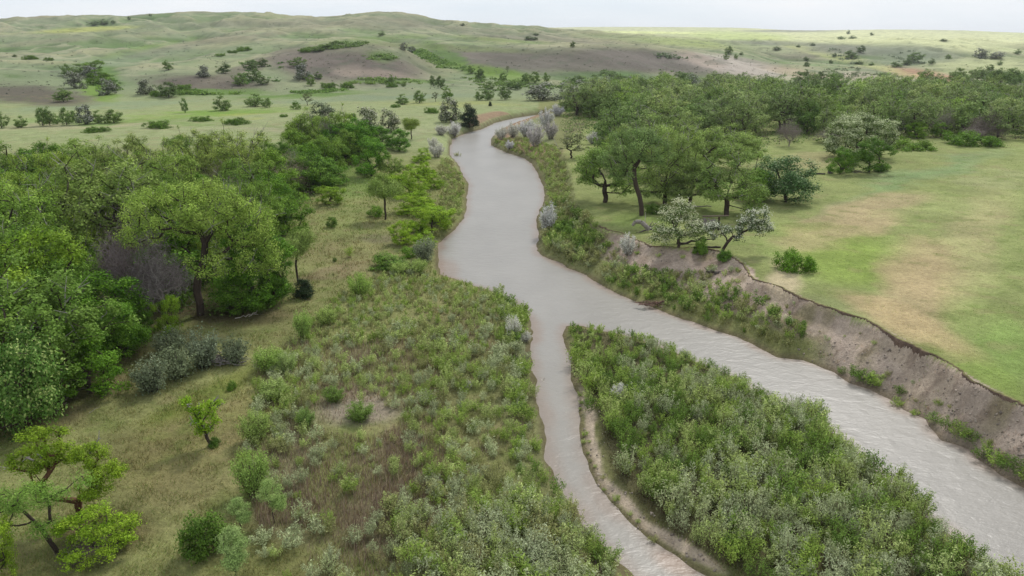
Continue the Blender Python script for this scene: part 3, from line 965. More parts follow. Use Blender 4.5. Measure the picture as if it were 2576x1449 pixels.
# cottonwoods and ashes near and far
for s_ in range(5):
    tree_proto("cottonwood_near", 10 + s_, 14, 14.5, 190, 0.85, 105, 0.13, G1, G2, True, trunk_h=0.32, r0=0.42, base=0.14, nl=10, dead=40)
for s_ in range(5):
    tree_proto("cottonwood_far", 30 + s_, 12, 12.5, 120, 0.85, 46, 0.20, S(104, 134, 68), S(168, 186, 122), False, trunk_h=0.30, r0=0.34, base=0.13, nl=9, dead=36)
for s_ in range(3):
    tree_proto("ash_near", 50 + s_, 9, 8.5, 120, 0.7, 110, 0.115, S(78, 118, 38), S(126, 162, 62), True, trunk_h=0.22, r0=0.24, base=0.05, nl=7)
for s_ in range(3):
    tree_proto("ash_far", 60 + s_, 8, 7.5, 64, 0.85, 52, 0.20, S(84, 114, 56), S(134, 158, 88), False, trunk_h=0.18, r0=0.22, base=0.0, nl=6)
for s_ in range(3):
    tree_proto("blossom_near", 70 + s_, 7, 7.5, 85, 0.75, 120, 0.10, S(78, 102, 56), S(122, 142, 90), True, trunk_h=0.24, r0=0.2, base=0.1, nl=7,
               bloom=(S(214, 220, 200), 0.6))
tree_proto("pale_tipped_tree", 78, 8, 8.5, 90, 0.9, 150, 0.12, S(70, 108, 50), S(116, 148, 90), True, trunk_h=0.2, r0=0.24, base=0.02, nl=8, bloom=(S(168, 186, 136), 0.22))
for s_ in range(2):
    tree_proto("blossom_far", 80 + s_, 7, 8, 60, 0.95, 44, 0.22, S(76, 92, 64), S(118, 130, 100), False, trunk_h=0.16, r0=0.22, base=0.0, nl=6,
               bloom=(S(188, 190, 180), 0.40))
for s_ in range(3):
    tree_proto("maple_near", 90 + s_, 7.5, 7.5, 90, 0.6, 165, 0.085, S(104, 142, 34), S(156, 184, 64), True, trunk_h=0.22, r0=0.2, base=0.05, nl=8, flat=0.75, shell=0.6)
for s_ in range(2):
    tree_proto("umbrella_willow", 100 + s_, 7.5, 6.5, 56, 0.95, 300, 0.10, S(118, 146, 66), S(164, 184, 106), True, trunk_h=0.42, r0=0.17, base=0.38, nl=5, flat=0.75,
               shell=0.65, aspect=0.5, hang=0.2)
for s_ in range(2):
    tree_proto("sapling_willow", 104 + s_, 3.4, 2.4, 30, 0.42, 240, 0.06, S(124, 154, 88), S(168, 192, 128), True, trunk_h=0.4, r0=0.05, base=0.42, nl=3, flat=0.7,
               shell=0.6, aspect=0.3)
bare_proto("dead_tree", 120, 10, 10, 90, 0.26, 3400, S(150, 142, 136), twig_len=0.9)
bare_proto("dead_tree", 121, 8, 9, 80, 0.2, 3000, S(134, 124, 118), twig_len=0.8)
bare_proto("dead_tree", 122, 7, 9, 110, 0.16, 5200, S(118, 108, 104), base=0.02, twig_len=0.8)
tree_proto("sparse_tree", 126, 8, 7, 40, 0.6, 40, 0.14, S(96, 112, 66), S(136, 146, 96), True, trunk_h=0.3, r0=0.16, base=0.3, nl=5, dead=20)
tree_proto("small_tree", 127, 4, 2.8, 34, 0.3, 110, 0.06, S(96, 138, 30), S(150, 182, 56), True, r0=0.09, dead=10, shell=0.5,
           lobes=[(.15, 0, 2.2, .75, .7, .7), (.55, 0, 3.3, .5, .45, .55), (-.3, 0, 2.7, .5, .5, .4), (-.75, .1, 3.5, .22, .22, .25), (.2, 0, 1.5, .6, .5, .3)],
           trunk=[(.35, 0, 0), (.15, 0, .4), (.05, 0, .8), (.05, 0, 1.2)])
# juniper: a narrow dark cone
tree_proto("juniper", 130, 9, 4.6, 110, 0.7, 60, 0.15, S(34, 52, 36), S(60, 80, 52), True, trunk_h=0.7, r0=0.2, shell=0.6,
           lobes=[(0, 0, 1.6, 2.2, 2.2, 1.5), (0, 0, 3.2, 1.9, 1.9, 1.5), (0, 0, 5.0, 1.4, 1.4, 1.5), (0, 0, 6.8, .95, .95, 1.4), (0, 0, 8.2, .5, .5, .8)])
# shrubs
for s_ in range(3):
    shrub_proto("silver_shrub", 140 + s_, 3.2, 3.4, 44, 80, 0.10, *C_SV, aspect=0.4, start=0.25, stem_col=S(120, 112, 106))
for s_ in range(3):
    shrub_proto("dark_shrub", 150 + s_, 3.0, 3.6, 48, 80, 0.09, S(96, 110, 84), S(146, 156, 130), aspect=0.5, start=0.12, stem_col=S(70, 62, 60), dense=1.3)
for s_ in range(3):
    tree_proto("green_shrub", 160 + s_, 3.4, 4.0, 50, 0.55, 100, 0.09, S(70, 104, 38), S(116, 150, 66), True, trunk_h=0.12, r0=0.1, base=0.02, nl=6)
for s_ in range(3):
    shrub_proto("willow_big", 180 + s_, 3.4, 3.2, 60, 110, 0.075, S(118, 146, 70), S(166, 190, 110), aspect=0.4, start=0.15, dense=1.1)
tree_proto("domed_blossom", 190, 9.5, 14, 210, 0.85, 130, 0.14, S(84, 108, 62), S(128, 148, 100), True, trunk_h=0.16, r0=0.4, base=0.0, shell=0.7,
           bloom=(S(184, 196, 168), 0.55), lobes=[(0, 0, 4.0, 6.6, 6.2, 4.6), (-2.5, 0, 6.2, 3.6, 3.6, 2.6), (2.6, -1, 6.0, 3.8, 3.8, 2.6), (0, 1, 7.2, 3.5, 3.5, 2.2), (4.6, 0, 3.2, 2.4, 2.6, 2.4),
                                                 (-4.8, 0, 3.0, 2.4, 2.6, 2.2)])
for s_ in range(3):
    tree_proto("mound_shrub", 170 + s_, 1.4, 6.0, 80, 0.5, 90, 0.09, S(84, 118, 40), S(122, 152, 62), True, trunk_h=0.1, r0=0.06, base=0.0, nl=9)
# willow shrubs: eight shapes in near detail
W_COL = [(S(132, 156, 84), S(184, 200, 132)), (S(112, 142, 60), S(160, 184, 96)), (S(134, 150, 108), S(184, 196, 158)), (S(76, 108, 44), S(126, 156, 74)), (S(124, 134, 82), S(168, 172, 122))]
for s_ in range(10):
    ca, cb = W_COL[s_ % 5]
    shrub_proto("willow_%d" % (s_ % 5), 200 + s_, 2.2, 2.3, 17, 62, 0.075, ca, cb, aspect=0.33, start=0.28)

# ------------------------------------------------------------------ trees of their own shape
tree_proto("forked_cottonwood", 300, 17, 19, 330, 0.9, 130, 0.115, S(108, 140, 58), S(172, 196, 104), True, trunk_h=0.3, r0=0.5, dead=40,
           lobes=[(-3, 0, 13.3, 5, 4.5, 3), (3, 0, 13.8, 5.5, 5, 3.2), (7, 1, 11, 4, 4, 3), (-6.5, 0, 10.5, 3, 3, 2), (0, 3, 12, 5, 5, 3),
                  (8.5, 0, 7.5, 3, 3, 2.4), (3, -2, 7, 3, 2.5, 1.5)], trunk=[(0, 0, 0), (.1, 0, 1.5), (-.1, 0, 3), (.1, 0, 4.2), (.5, 0, 5.4), (1.4, 0, 7.0)])
tree_proto("leaning_cottonwood", 301, 14, 10, 150, 0.8, 120, 0.12, S(90, 120, 64), S(150, 172, 108), True, r0=0.42, dead=6,
           lobes=[(-2.5, 0, 11.5, 4.2, 4, 3), (1.4, 0, 10.5, 3, 3, 2.6), (-5, 0, 9.3, 3, 3, 2), (-1, 2, 12, 3.5, 3, 2.2), (-4.0, -1, 7.4, 2.2, 2, 1.2)],
           trunk=[(0, 0, 0), (-.1, 0, 1.5), (-.5, 0, 3.2), (-1.2, 0, 5.0), (-1.6, 0, 6.6), (-1.6, 0, 8.0)])
tree_proto("leaning_blossom", 302, 6.5, 10, 80, 0.62, 66, 0.12, S(76, 98, 62), S(116, 132, 92), True, r0=0.22, dead=10, bloom=(S(212, 218, 198), 0.58),
           lobes=[(-.9, 0, 3.3, 2.0, 1.6, 1.2), (1.6, 0, 3.0, 1.4, 1.3, 1.0), (4.3, 0, 5.2, 2.3, 1.8, 1.2), (6.0, 0, 3.8, 1.3, 1.2, 1.2), (3.0, 0, 4.2, 1.4, 1.2, .9)],
           trunk=[(0, 0, 0), (.2, 0, .8), (.7, 0, 1.7), (1.5, 0, 2.6)])
tree_proto("box_elder", 303, 7, 8, 150, 0.42, 170, 0.06, S(104, 140, 30), S(156, 184, 62), True, r0=0.24, dead=8, shell=0.6,
           lobes=[(-1.4, 0, 6.3, 1.6, 1.3, .8), (-3.0, .5, 4.2, 1.5, 1.3, .8), (1.1, .3, 5.0, 1.1, 1.0, .7), (2.3, 0, 4.0, 1.3, 1.1, .7),
                  (1.7, -.5, 2.9, 1.2, 1.0, .5), (-.6, .8, 4.8, .8, .8, .8), (-2.1, -1, 3.0, .9, .9, .5)],
           trunk=[(0, 0, 0), (.05, 0, .5), (0, 0, 1.1), (.1, 0, 1.5)], bark=S(92, 66, 48))
tree_proto("leaning_willow", 304, 6, 7, 52, 0.72, 200, 0.09, S(96, 134, 50), S(136, 168, 82), True, r0=0.16, aspect=0.3, hang=0.3, shell=0.65,
           lobes=[(-.9, 0, 5.3, 1.4, 1.2, .8), (-3.0, 0, 4.6, 1.4, 1.3, .9), (-3.9, .5, 3.1, 1.1, 1.1, .9), (-.2, -.2, 3.2, 1.0, .9, .6), (1.3, .6, 5.7, 1.1, 1.0, .6)],
           trunk=[(0, 0, 0), (-.2, 0, .8), (-.55, 0, 1.7), (-.9, 0, 2.6)])

PLACED = []            # (x, y, radius)


def tree_at(kind, u, vb, vt, wpx, name, label, cat, group=None, tint=(1, 1, 1), pick=None, rot=None, seed=None, xyz=None, hw=None):
    """stand a plant on the land where its foot shows at (u, vb); its top shows at vt, its width is wpx"""
    rng = random.Random(seed if seed is not None else int(u * 7 + vb * 131))
    if xyz is None:
        p = hit([u], [vb])[0]
        if np.isnan(p[0]):
            p = hit([u], [vb + 3])[0]
            if np.isnan(p[0]):
                return None
    else:
        p = xyz
    x, y, z = [float(q) for q in p]
    dep = y * CP - (z - ZC) * SP
    if hw is None:
        ztop = ZC + y * float(slope_of(vt))
        h, w = max(ztop - z, 0.3), wpx / F * dep
    else:
        h, w = hw
    P = PROTO[kind]
    pr = P[pick if pick is not None else rng.randrange(len(P))]
    sw, sh = w / pr["w"], h / pr["h"]
    a = rot if rot is not None else rng.random() * 6.283
    e = bpy.data.objects.new(name, None)
    e.empty_display_size = 0.5
    col.objects.link(e)
    e.location = (x, y, z - 0.05)
    e.rotation_euler = (0, 0, a)
    e.scale = (sw, sw, sh)
    e["label"] = label
    e["category"] = cat
    if group:
        e["group"] = group
    j = rng.uniform(0.9, 1.12)
    for part in ("trunk", "crown", "stems", "foliage"):
        if part in pr:
            o = link(part, pr[part], e)
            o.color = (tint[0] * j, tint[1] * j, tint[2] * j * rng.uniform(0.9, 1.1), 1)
    PLACED.append((x, y, w / 2))
    return e


# --- trees with a face of their own, near to far (u, foot, top, width)
T = tree_at
T("forked_cottonwood", 505, 792, 458, 330, "cottonwood_tree", "huge forked cottonwood with a domed pale green crown behind the bare grey thicket", "tree", rot=0)
T("cottonwood_near", 285, 665, 372, 290, "cottonwood_tree", "tall dark-limbed cottonwood with a wide grey-green crown behind the bare grey thicket", "tree", tint=(.95, .92, 1.05))
T("cottonwood_near", 40, 735, 452, 260, "cottonwood_tree", "bright green broad cottonwood cut by the left edge of the picture, half way up", "tree", tint=(1.0, 1.12, .8))
T("maple_near", 105, 880, 590, 250, "ash_tree", "bright green layered tree with many rounded tiers, left of the bare grey thicket", "tree", tint=(.82, .86, .95))
T("ash_near", 215, 800, 640, 150, "ash_tree", "small bright green tree squeezed between the layered tree and the bare thicket", "tree")
T("cottonwood_near", 400, 560, 385, 200, "cottonwood_tree", "grey-green cottonwood showing crooked dark limbs above the forked giant", "tree")
T("dead_tree", 345, 775, 540, 190, "dead_tree", "bare grey thicket of dead limbs left of the huge forked cottonwood", "dead tree", pick=2)
T("dead_tree", 415, 790, 600, 130, "dead_tree", "bleached bare dead tree leaning in front of the forked cottonwood's trunk", "dead tree", pick=0)
T("dead_tree", 235, 640, 520, 120, "dead_tree", "dull grey leafless tree behind the layered bright green tree", "dead tree", pick=1)
T("ash_near", 728, 592, 486, 118, "ash_tree", "round dense green tree with a dark trunk at the right edge of the left grove", "tree")
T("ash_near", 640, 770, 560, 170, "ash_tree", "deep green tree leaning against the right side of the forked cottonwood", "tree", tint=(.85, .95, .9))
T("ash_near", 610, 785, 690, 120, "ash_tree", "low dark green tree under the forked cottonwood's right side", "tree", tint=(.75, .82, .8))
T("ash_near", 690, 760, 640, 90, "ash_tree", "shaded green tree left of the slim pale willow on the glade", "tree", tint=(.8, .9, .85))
T("umbrella_willow", 750, 712, 576, 84, "willow_tree", "slim pale yellow-green willow with two bare dark stems on the edge of the glade", "tree")
T("juniper", 766, 748, 700, 48, "juniper_bush", "dark juniper bush at the foot of the slim pale willow", "bush")
T("maple_near", 830, 514, 466, 68, "ash_tree", "low umbrella-shaped bright green tree standing alone at the glade's left edge", "tree", tint=(.82, .86, .9))
T("ash_near", 826, 470, 398, 100, "ash_tree", "fresh green tree with pale slender trunks at the far end of the glade", "tree", tint=(.95, 1.05, .95))
T("ash_near", 790, 480, 380, 120, "ash_tree", "fresh green tree just left of the slender-trunked tree at the glade's far end", "tree")
T("umbrella_willow", 970, 552, 442, 80, "willow_tree", "yellow-green willow with a forked dark trunk and umbrella crown beside the river glade", "tree", tint=(.92, .96, .85))
T("green_shrub", 946, 545, 518, 42, "shrub", "bright green low bush leaning on the umbrella willow's trunk", "bush", tint=(1.4, 1.4, 1))
T("ash_near", 935, 442, 346, 92, "ash_tree", "green tree with a leaning twin trunk at the top right of the glade", "tree", tint=(.9, 1.05, .95))
T("cottonwood_near", 985, 447, 385, 66, "ash_tree", "thin greyish green tree right of the leaning twin-trunked tree", "tree")
T("green_shrub", 835, 572, 545, 27, "shrub", "small dark bush alone on the glade grass", "bush")
T("willow_1", 879, 649, 613, 40, "shrub", "small yellow-green bush alone in the middle of the glade", "bush", tint=(1.1, 1.1, .8))
T("green_shrub", 842, 658, 647, 10, "shrub", "tiny green seedling bush left of the yellow-green bush on the glade", "bush")
brt = (1.12, 1.14, .95)
for q, (u_, b_, t_, w_, lb_) in enumerate([
    (1030, 492, 428, 98, "bright green riverside tree right of the umbrella willow, tallest of the row"),
    (1075, 447, 402, 48, "small bright green tree above the tallest riverside tree"),
    (1060, 407, 372, 52, "bright green tree at the upstream end of the riverside row"),
    (1092, 473, 432, 52, "bright green tree leaning right with a bare dark limb near the riverbank"),
    (1040, 538, 488, 96, "bright green rounded tree in the middle of the riverside row"),
    (1086, 580, 515, 100, "yellow-green broad tree overhanging the left riverbank"),
    (1016, 614, 558, 66, "bright green tree at the downstream end of the riverside row"),
    (1052, 590, 545, 62, "bright green low tree between the two broad riverside trees"),
    (1000, 470, 436, 60, "light green willowy tree touching the left side of the tallest riverside tree"),
    (1062, 520, 478, 60, "small bright green tree filling the gap in the middle of the riverside row"),
    (1048, 450, 412, 54, "lime green tree behind the tallest riverside tree"),
    (1070, 625, 582, 60, "bright green tree above the blue-grey bush on the left bank"),
    (1105, 560, 520, 60, "olive green tree hanging over the water below the broad riverside trees")]):
    T("maple_near", u_, b_, t_, w_, "ash_tree", lb_, "tree", "bright green trees on the left riverbank", tint=brt, seed=q)
T("dark_shrub", 1070, 655, 590, 78, "olive_bush", "blue-grey bush hanging over the brown shallows at the left bank", "bush", tint=(1.15, 1.15, 1.2))
T("green_shrub", 1032, 646, 622, 42, "shrub", "bright green bush left of the blue-grey bush over the shallows", "bush", tint=(1.3, 1.35, .9))
T("green_shrub", 978, 674, 640, 84, "shrub", "rounded green bush by the willow bar", "bush", tint=(1.2, 1.2, 1))
T("willow_big", 1045, 684, 648, 84, "willow_bush", "pale green feathery willow bush below the blue-grey bush", "bush")
T("willow_big", 1000, 690, 655, 60, "willow_bush", "small feathery willow bush under the rounded green bush", "bush")
# near left side
T("box_elder", 203, 1306, 1078, 258, "box_elder_tree", "yellow-green box elder with a forked reddish trunk in the lower left clearing", "tree", rot=0)
T("leaning_willow", 152, 1404, 1212, 225, "willow_tree", "soft green willow leaning left in front of the forked box elder", "tree", rot=0)
T("maple_near", 258, 1388, 1272, 172, "box_elder_bush", "bushy yellow-green box elder with bare grey twigs under it, right of the leaning willow", "bush", pick=1)
T("dead_tree", 240, 1392, 1335, 130, "dead_tree", "low tangle of bare grey twigs under the bushy box elder", "dead branches", pick=2)
T("maple_near", -8, 1475, 1305, 110, "box_elder_tree", "yellow-green tree cut off by the lower left corner", "tree", pick=2)
T("small_tree", 520, 1122, 1000, 84, "box_elder_tree", "lone small yellow-green tree with a curved trunk in the middle of the clearing", "tree", rot=0)
T("green_shrub", 540, 1120, 1100, 34, "shrub", "dark little bush at the foot of the lone small tree in the clearing", "bush", tint=(.8, .85, .8))
T("green_shrub", 584, 980, 957, 24, "shrub", "tiny round green bush alone at the top of the clearing", "bush", tint=(1.3, 1.3, 1))
T("green_shrub", 515, 1388, 1290, 112, "shrub", "dark green dense bush beside the pale saplings at the bottom", "bush", tint=(.85, .85, .85))
T("sapling_willow", 592, 1452, 1332, 92, "willow_sapling", "pale green umbrella sapling with a bare dark stem at the bottom edge", "sapling")
T("sapling_willow", 605, 1332, 1256, 62, "willow_sapling", "pale green sapling just above the umbrella sapling at the bottom edge", "sapling")
T("sapling_willow", 688, 1318, 1208, 66, "willow_sapling", "pale green sapling with a thin tall stem on the right of the three", "sapling")
T("maple_near", 428, 842, 742, 64, "ash_sapling", "bright lime green upright young tree in front of the dark grove", "tree", pick=2, tint=(.95, 1, .9))
for q, (u_, b_, t_, w_, lb_) in enumerate([
    (385, 982, 885, 120, "blue-green dense bush at the left end of the grey bush clump"),
    (450, 948, 856, 120, "grey-green bush second from the left in the grey bush clump"),
    (515, 922, 812, 116, "tall grey-green bush in the middle of the grey bush clump"),
    (592, 912, 832, 90, "silvery grey-green bush at the right end of the grey bush clump"),
    (430, 890, 815, 100, "dull grey bush at the back of the grey bush clump")]):
    T("dark_shrub", u_, b_, t_, w_, "olive_bush", lb_, "bush", "grey-green bushes at the clearing's top edge", seed=q, tint=(.95, 1, .95) if q < 4 else (.8, .85, .85))
for q, (u_, b_, t_, w_, lb_, ti_) in enumerate([
    (70, 1085, 836, 210, "large dark green tree with pale leaf tips at the left edge above the clearing", (.95, 1.0, .68)),
    (228, 990, 828, 156, "dense dark green leafy tree touching the pale-tipped tree's right side", (.8, .9, .7)),
    (305, 900, 758, 118, "dark green bushy tree in front of the grove, upper right of the dense leafy one", (.85, .95, .75)),
    (355, 842, 748, 66, "small dark green tree left of the lime green young tree", (.85, .95, .75)),
    (170, 900, 720, 150, "dark green tree rising behind the dense leafy tree", (.8, .9, .75)),
    (20, 930, 740, 150, "dark green tree on the left edge above the pale-tipped tree", (.85, .95, .8))]):
    T("ash_near" if q else "pale_tipped_tree", u_, b_, t_, w_, "ash_tree", lb_, "tree", seed=q, tint=ti_)
# willow bushes along the left side of the bar
for q, (u_, b_, t_, w_, lb_, k_) in enumerate([
    (640, 1245, 1112, 118, "tall leafy green willow bush right of the clearing, largest of its column", 1),
    (645, 1110, 1020, 100, "grey-green willow bush above the largest one beside the clearing", 0),
    (690, 1004, 945, 92, "light green willow bush beside the tiny round bush", 2),
    (678, 935, 860, 92, "rounded yellow-green willow bush right of the grey bush clump", 1),
    (765, 852, 765, 60, "yellow-green willow bush standing at the corner of the grove", 1),
    (905, 745, 680, 76, "broad green willow bush at the bottom of the glade", 1),
    (770, 1075, 1020, 60, "green willow bush left of the bare sandy patch", 3),
    (905, 1055, 1005, 90, "dark green bush at the top of the bare sandy patch", 3),
    (840, 1010, 965, 70, "olive bush above the left end of the bare sandy patch", 3),
    (720, 940, 880, 70, "soft green willow bush right of the rounded yellow-green one", 2),
    (820, 815, 770, 70, "pale willow bush right of the corner willow bush", 4)]):
    T("willow_big", u_, b_, t_, w_, "willow_bush", lb_, "bush", seed=q + 9, tint=[(1, 1, 1), (.95, 1.02, .9), (1.05, 1.02, 1.2), (.62, .72, .62), (.95, .93, 1.0)][k_])
# right grove
T("cottonwood_near", 1522, 509, 343, 150, "cottonwood_tree", "upright cottonwood nearest the river in the right grove, straight dark trunk", "tree", pick=1, tint=(.86, .93, .9))
T("leaning_cottonwood", 1614, 542, 326, 150, "cottonwood_tree", "cottonwood on a long trunk leaning left, in the middle of the right grove", "tree", rot=0, tint=(.95, .98, 1.02))
T("cottonwood_near", 1672, 512, 342, 150, "cottonwood_tree", "grey-green cottonwood behind the large blossoming tree", "tree", pick=3, tint=(1.05, 1.0, 1.25))
T("cottonwood_near", 1735, 522, 398, 130, "cottonwood_tree", "greyish cottonwood with hanging dead twigs right of the grey-green one", "tree", pick=2, tint=(1.08, 1.02, 1.3))
T("cottonwood_near", 1828, 542, 372, 170, "cottonwood_tree", "wide cottonwood with a leaning forked trunk above the ruined plank wall", "tree", pick=4, tint=(.86, .9, .98))
T("pale_tipped_tree", 1976, 508, 396, 138, "hawthorn_tree", "dark dense round tree touching the ground at the meadow's edge", "tree", tint=(.72, .76, .85))
T("ash_near", 1898, 506, 425, 90, "ash_tree", "green tree between the wide cottonwood and the dense round tree", "tree")
for q, (u_, b_, t_, w_, lb_) in enumerate([
    (1650, 445, 296, 150, "tall pale grey-green cottonwood behind the leaning cottonwood"),
    (1760, 440, 300, 170, "broad pale green cottonwood at the back of the right grove"),
    (1850, 425, 318, 130, "grey-green cottonwood at the meadow side of the right grove's back row"),
    (1570, 425, 320, 110, "pale cottonwood behind the upright riverside cottonwood"),
    (1700, 470, 330, 120, "silvery green cottonwood in the heart of the right grove")]):
    T("cottonwood_near", u_, b_, t_, w_, "cottonwood_tree", lb_, "tree", seed=q + 20, tint=(1.08, 1.05, 1.15))
T("blossom_near", 1706, 622, 500, 118, "hawthorn_tree", "white-blossomed tree on the brink of the eroded bank", "tree", pick=1, tint=(1.05, 1.05, 1.05))
T("leaning_blossom", 1815, 640, 522, 165, "hawthorn_tree", "white-blossomed tree leaning right over the meadow with drooping limbs", "tree", rot=0)
T("green_shrub", 1822, 656, 628, 38, "shrub", "green bush at the foot of the leaning blossomed tree", "bush", tint=(1.1, 1.2, 1))
T("green_shrub", 1640, 538, 512, 38, "shrub", "green bush behind the foot of the leaning cottonwood", "bush")
T("green_shrub", 1762, 640, 596, 34, "shrub", "light green bush on the brink between the two blossomed trees", "bush", tint=(1.3, 1.3, 1.1))
T("mound_shrub", 2000, 682, 634, 92, "snowberry_patch", "low bright green mound of shrubs alone on the meadow below the leaning blossomed tree", "bush", tint=(.85, 1, .8))
T("sparse_tree", 1436, 398, 338, 76, "crooked_tree", "crooked thin yellow-green tree leaning toward the river above the right bank", "tree")
T("domed_blossom", 2158, 396, 288, 162, "hawthorn_tree", "very large domed blossoming tree at the far side of the meadow", "tree", rot=0.4, tint=(1.3, 1.28, 1.25))
T("ash_near", 2113, 437, 372, 68, "ash_tree", "smaller green tree left in front of the large domed blossoming tree", "tree", tint=(.9, 1, .8))
T("ash_near", 2185, 433, 348, 92, "ash_tree", "green round-topped tree right in front of the large domed blossoming tree", "tree", tint=(.8, .88, .8))
T("green_shrub", 2212, 432, 420, 26, "shrub", "small bush in the grass right of the round-topped tree", "bush")
T("maple_near", 2306, 348, 308, 52, "ash_tree", "round bright green tree at the woodland edge, left of two", "tree", tint=(.65, .75, .8))
T("maple_near", 2366, 346, 304, 52, "ash_tree", "round bright green tree at the woodland edge, right of two", "tree", tint=(.6, .72, .75))
T("mound_shrub", 2445, 366, 334, 120, "snowberry_patch", "long low bright green shrub mound at the far edge of the meadow", "bush", tint=(.9, 1.05, .8))
T("mound_shrub", 2292, 374, 350, 124, "snowberry_patch", "flat pale green shrub mound right of the large domed blossoming tree", "bush")
T("dead_tree", 2470, 348, 280, 84, "dead_tree", "bare purple-grey thicket at the meadow's far edge", "dead tree", pick=2)
T("dead_tree", 2450, 352, 315, 50, "dead_tree", "pale bare thicket in front of the purple-grey one", "dead tree", pick=1)
T("dead_tree", 2090, 362, 310, 60, "dead_tree", "white-limbed dead tree at the woodland edge left of the domed blossoming tree", "dead tree", pick=0)
T("dead_tree", 1985, 368, 300, 60, "dead_tree", "grey leafless tree at the woodland edge beyond the dense round tree", "dead tree", pick=1)
# silver shrubs
for q, (u_, b_, t_, w_, lb_) in enumerate([
    (1380, 582, 502, 62, "large silver-white shrub on the right bank at the river's edge"),
    (1580, 642, 578, 52, "silver-white shrub on the eroded slope left of the blossomed tree"),
    (1290, 852, 782, 52, "silver-white spiky shrub on the tip of the left bar"),
    (1322, 858, 828, 40, "smaller silver shrub right of the spiky one at the water's edge"),
    (1556, 1008, 958, 58, "pale silver shrub on the upper part of the island"),
    (1178, 978, 954, 24, "small silver shrub in the middle of the willow bar"),
    (1262, 350, 312, 40, "silver shrub at the point of the far bend on the right bank"),
    (1290, 345, 303, 46, "silver shrub second from the point on the far right bank"),
    (1325, 345, 292, 56, "silver shrub in the middle of the far right bank row"),
    (1348, 368, 300, 52, "tall purple-grey shrub in front of the far right bank row"),
    (1372, 320, 268, 52, "silver shrub behind the purple-grey one on the far bend"),
    (1402, 292, 258, 40, "pale shrub at the far end of the visible river"),
    (1282, 375, 350, 34, "low pale shrub below the far right bank row"),
    (1385, 350, 296, 44, "grey shrub against the far woodland"),
    (1492, 362, 326, 40, "silver shrub in front of the right woodland"),
    (1110, 340, 308, 40, "silver shrub left of the juniper on the left bank"),
    (1142, 342, 300, 52, "grey shrub under the blossoming tree beside the juniper"),
    (1100, 395, 352, 46, "pale grey shrub on the left bank above the reed islet"),
    (1088, 372, 340, 34, "small pale shrub upstream of the pale grey one")]):
    T("silver_shrub", u_, b_, t_, w_, "silver_shrub", lb_, "shrub", "silver shrubs along the river", seed=q + 40,
      tint=(.82, .77, .82) if q in (9, 13) else ((.98, .97, 1.0) if q > 5 else (1, 1, 1.03)))
T("willow_4", 1152, 398, 378, 26, "reed_islet", "small round clump of reeds standing in the river", "reeds", tint=(.9, .95, .8))
# far left bank
T("blossom_far", 925, 338, 270, 74, "hawthorn_tree", "dark green tree with grey blossom on the far side of the left grove", "tree", pick=0)
T("blossom_far", 978, 332, 274, 60, "hawthorn_tree", "grey-blossomed tree touching the right side of the dark blossomed one", "tree", pick=1)
T("umbrella_willow", 1035, 350, 296, 52, "willow_tree", "yellow-green sparse willow right of the grey-blossomed pair", "tree", tint=(.85, .85, .75))
T("blossom_far", 1135, 308, 246, 52, "hawthorn_tree", "tall grey-blossomed tree left of the juniper at the river bend", "tree", pick=0)
T("juniper", 1181, 322, 262, 42, "juniper_tree", "dark conical juniper at the river bend", "tree")
T("juniper", 1233, 267, 255, 9, "juniper_tree", "tiny dark juniper alone on the meadow above the cut bank", "tree")
T("ash_near", 960, 372, 318, 66, "ash_tree", "deep green tree in front of the grey-blossomed pair", "tree", tint=(.8, .95, .85))
T("ash_near", 1005, 380, 325, 56, "ash_tree", "dark green tree right of the deep green one before the grey-blossomed pair", "tree", tint=(.8, .95, .85))
T("ash_near", 900, 405, 300, 100, "ash_tree", "tall fresh green tree at the back right corner of the left grove", "tree", tint=(.8, 1.0, .85))
T("ash_near", 860, 395, 310, 90, "ash_tree", "fresh green tree left of the tall one at the back of the left grove", "tree", tint=(.85, 1.05, .85))
T("dead_tree", 830, 395, 288, 56, "dead_tree", "grey leafless tree sticking out above the back of the left grove", "dead tree", pick=0)
T("blossom_far", 806, 297, 256, 74, "hawthorn_tree", "dark dense rounded tree on the valley meadow behind the left grove", "tree", tint=(.7, .8, .7))

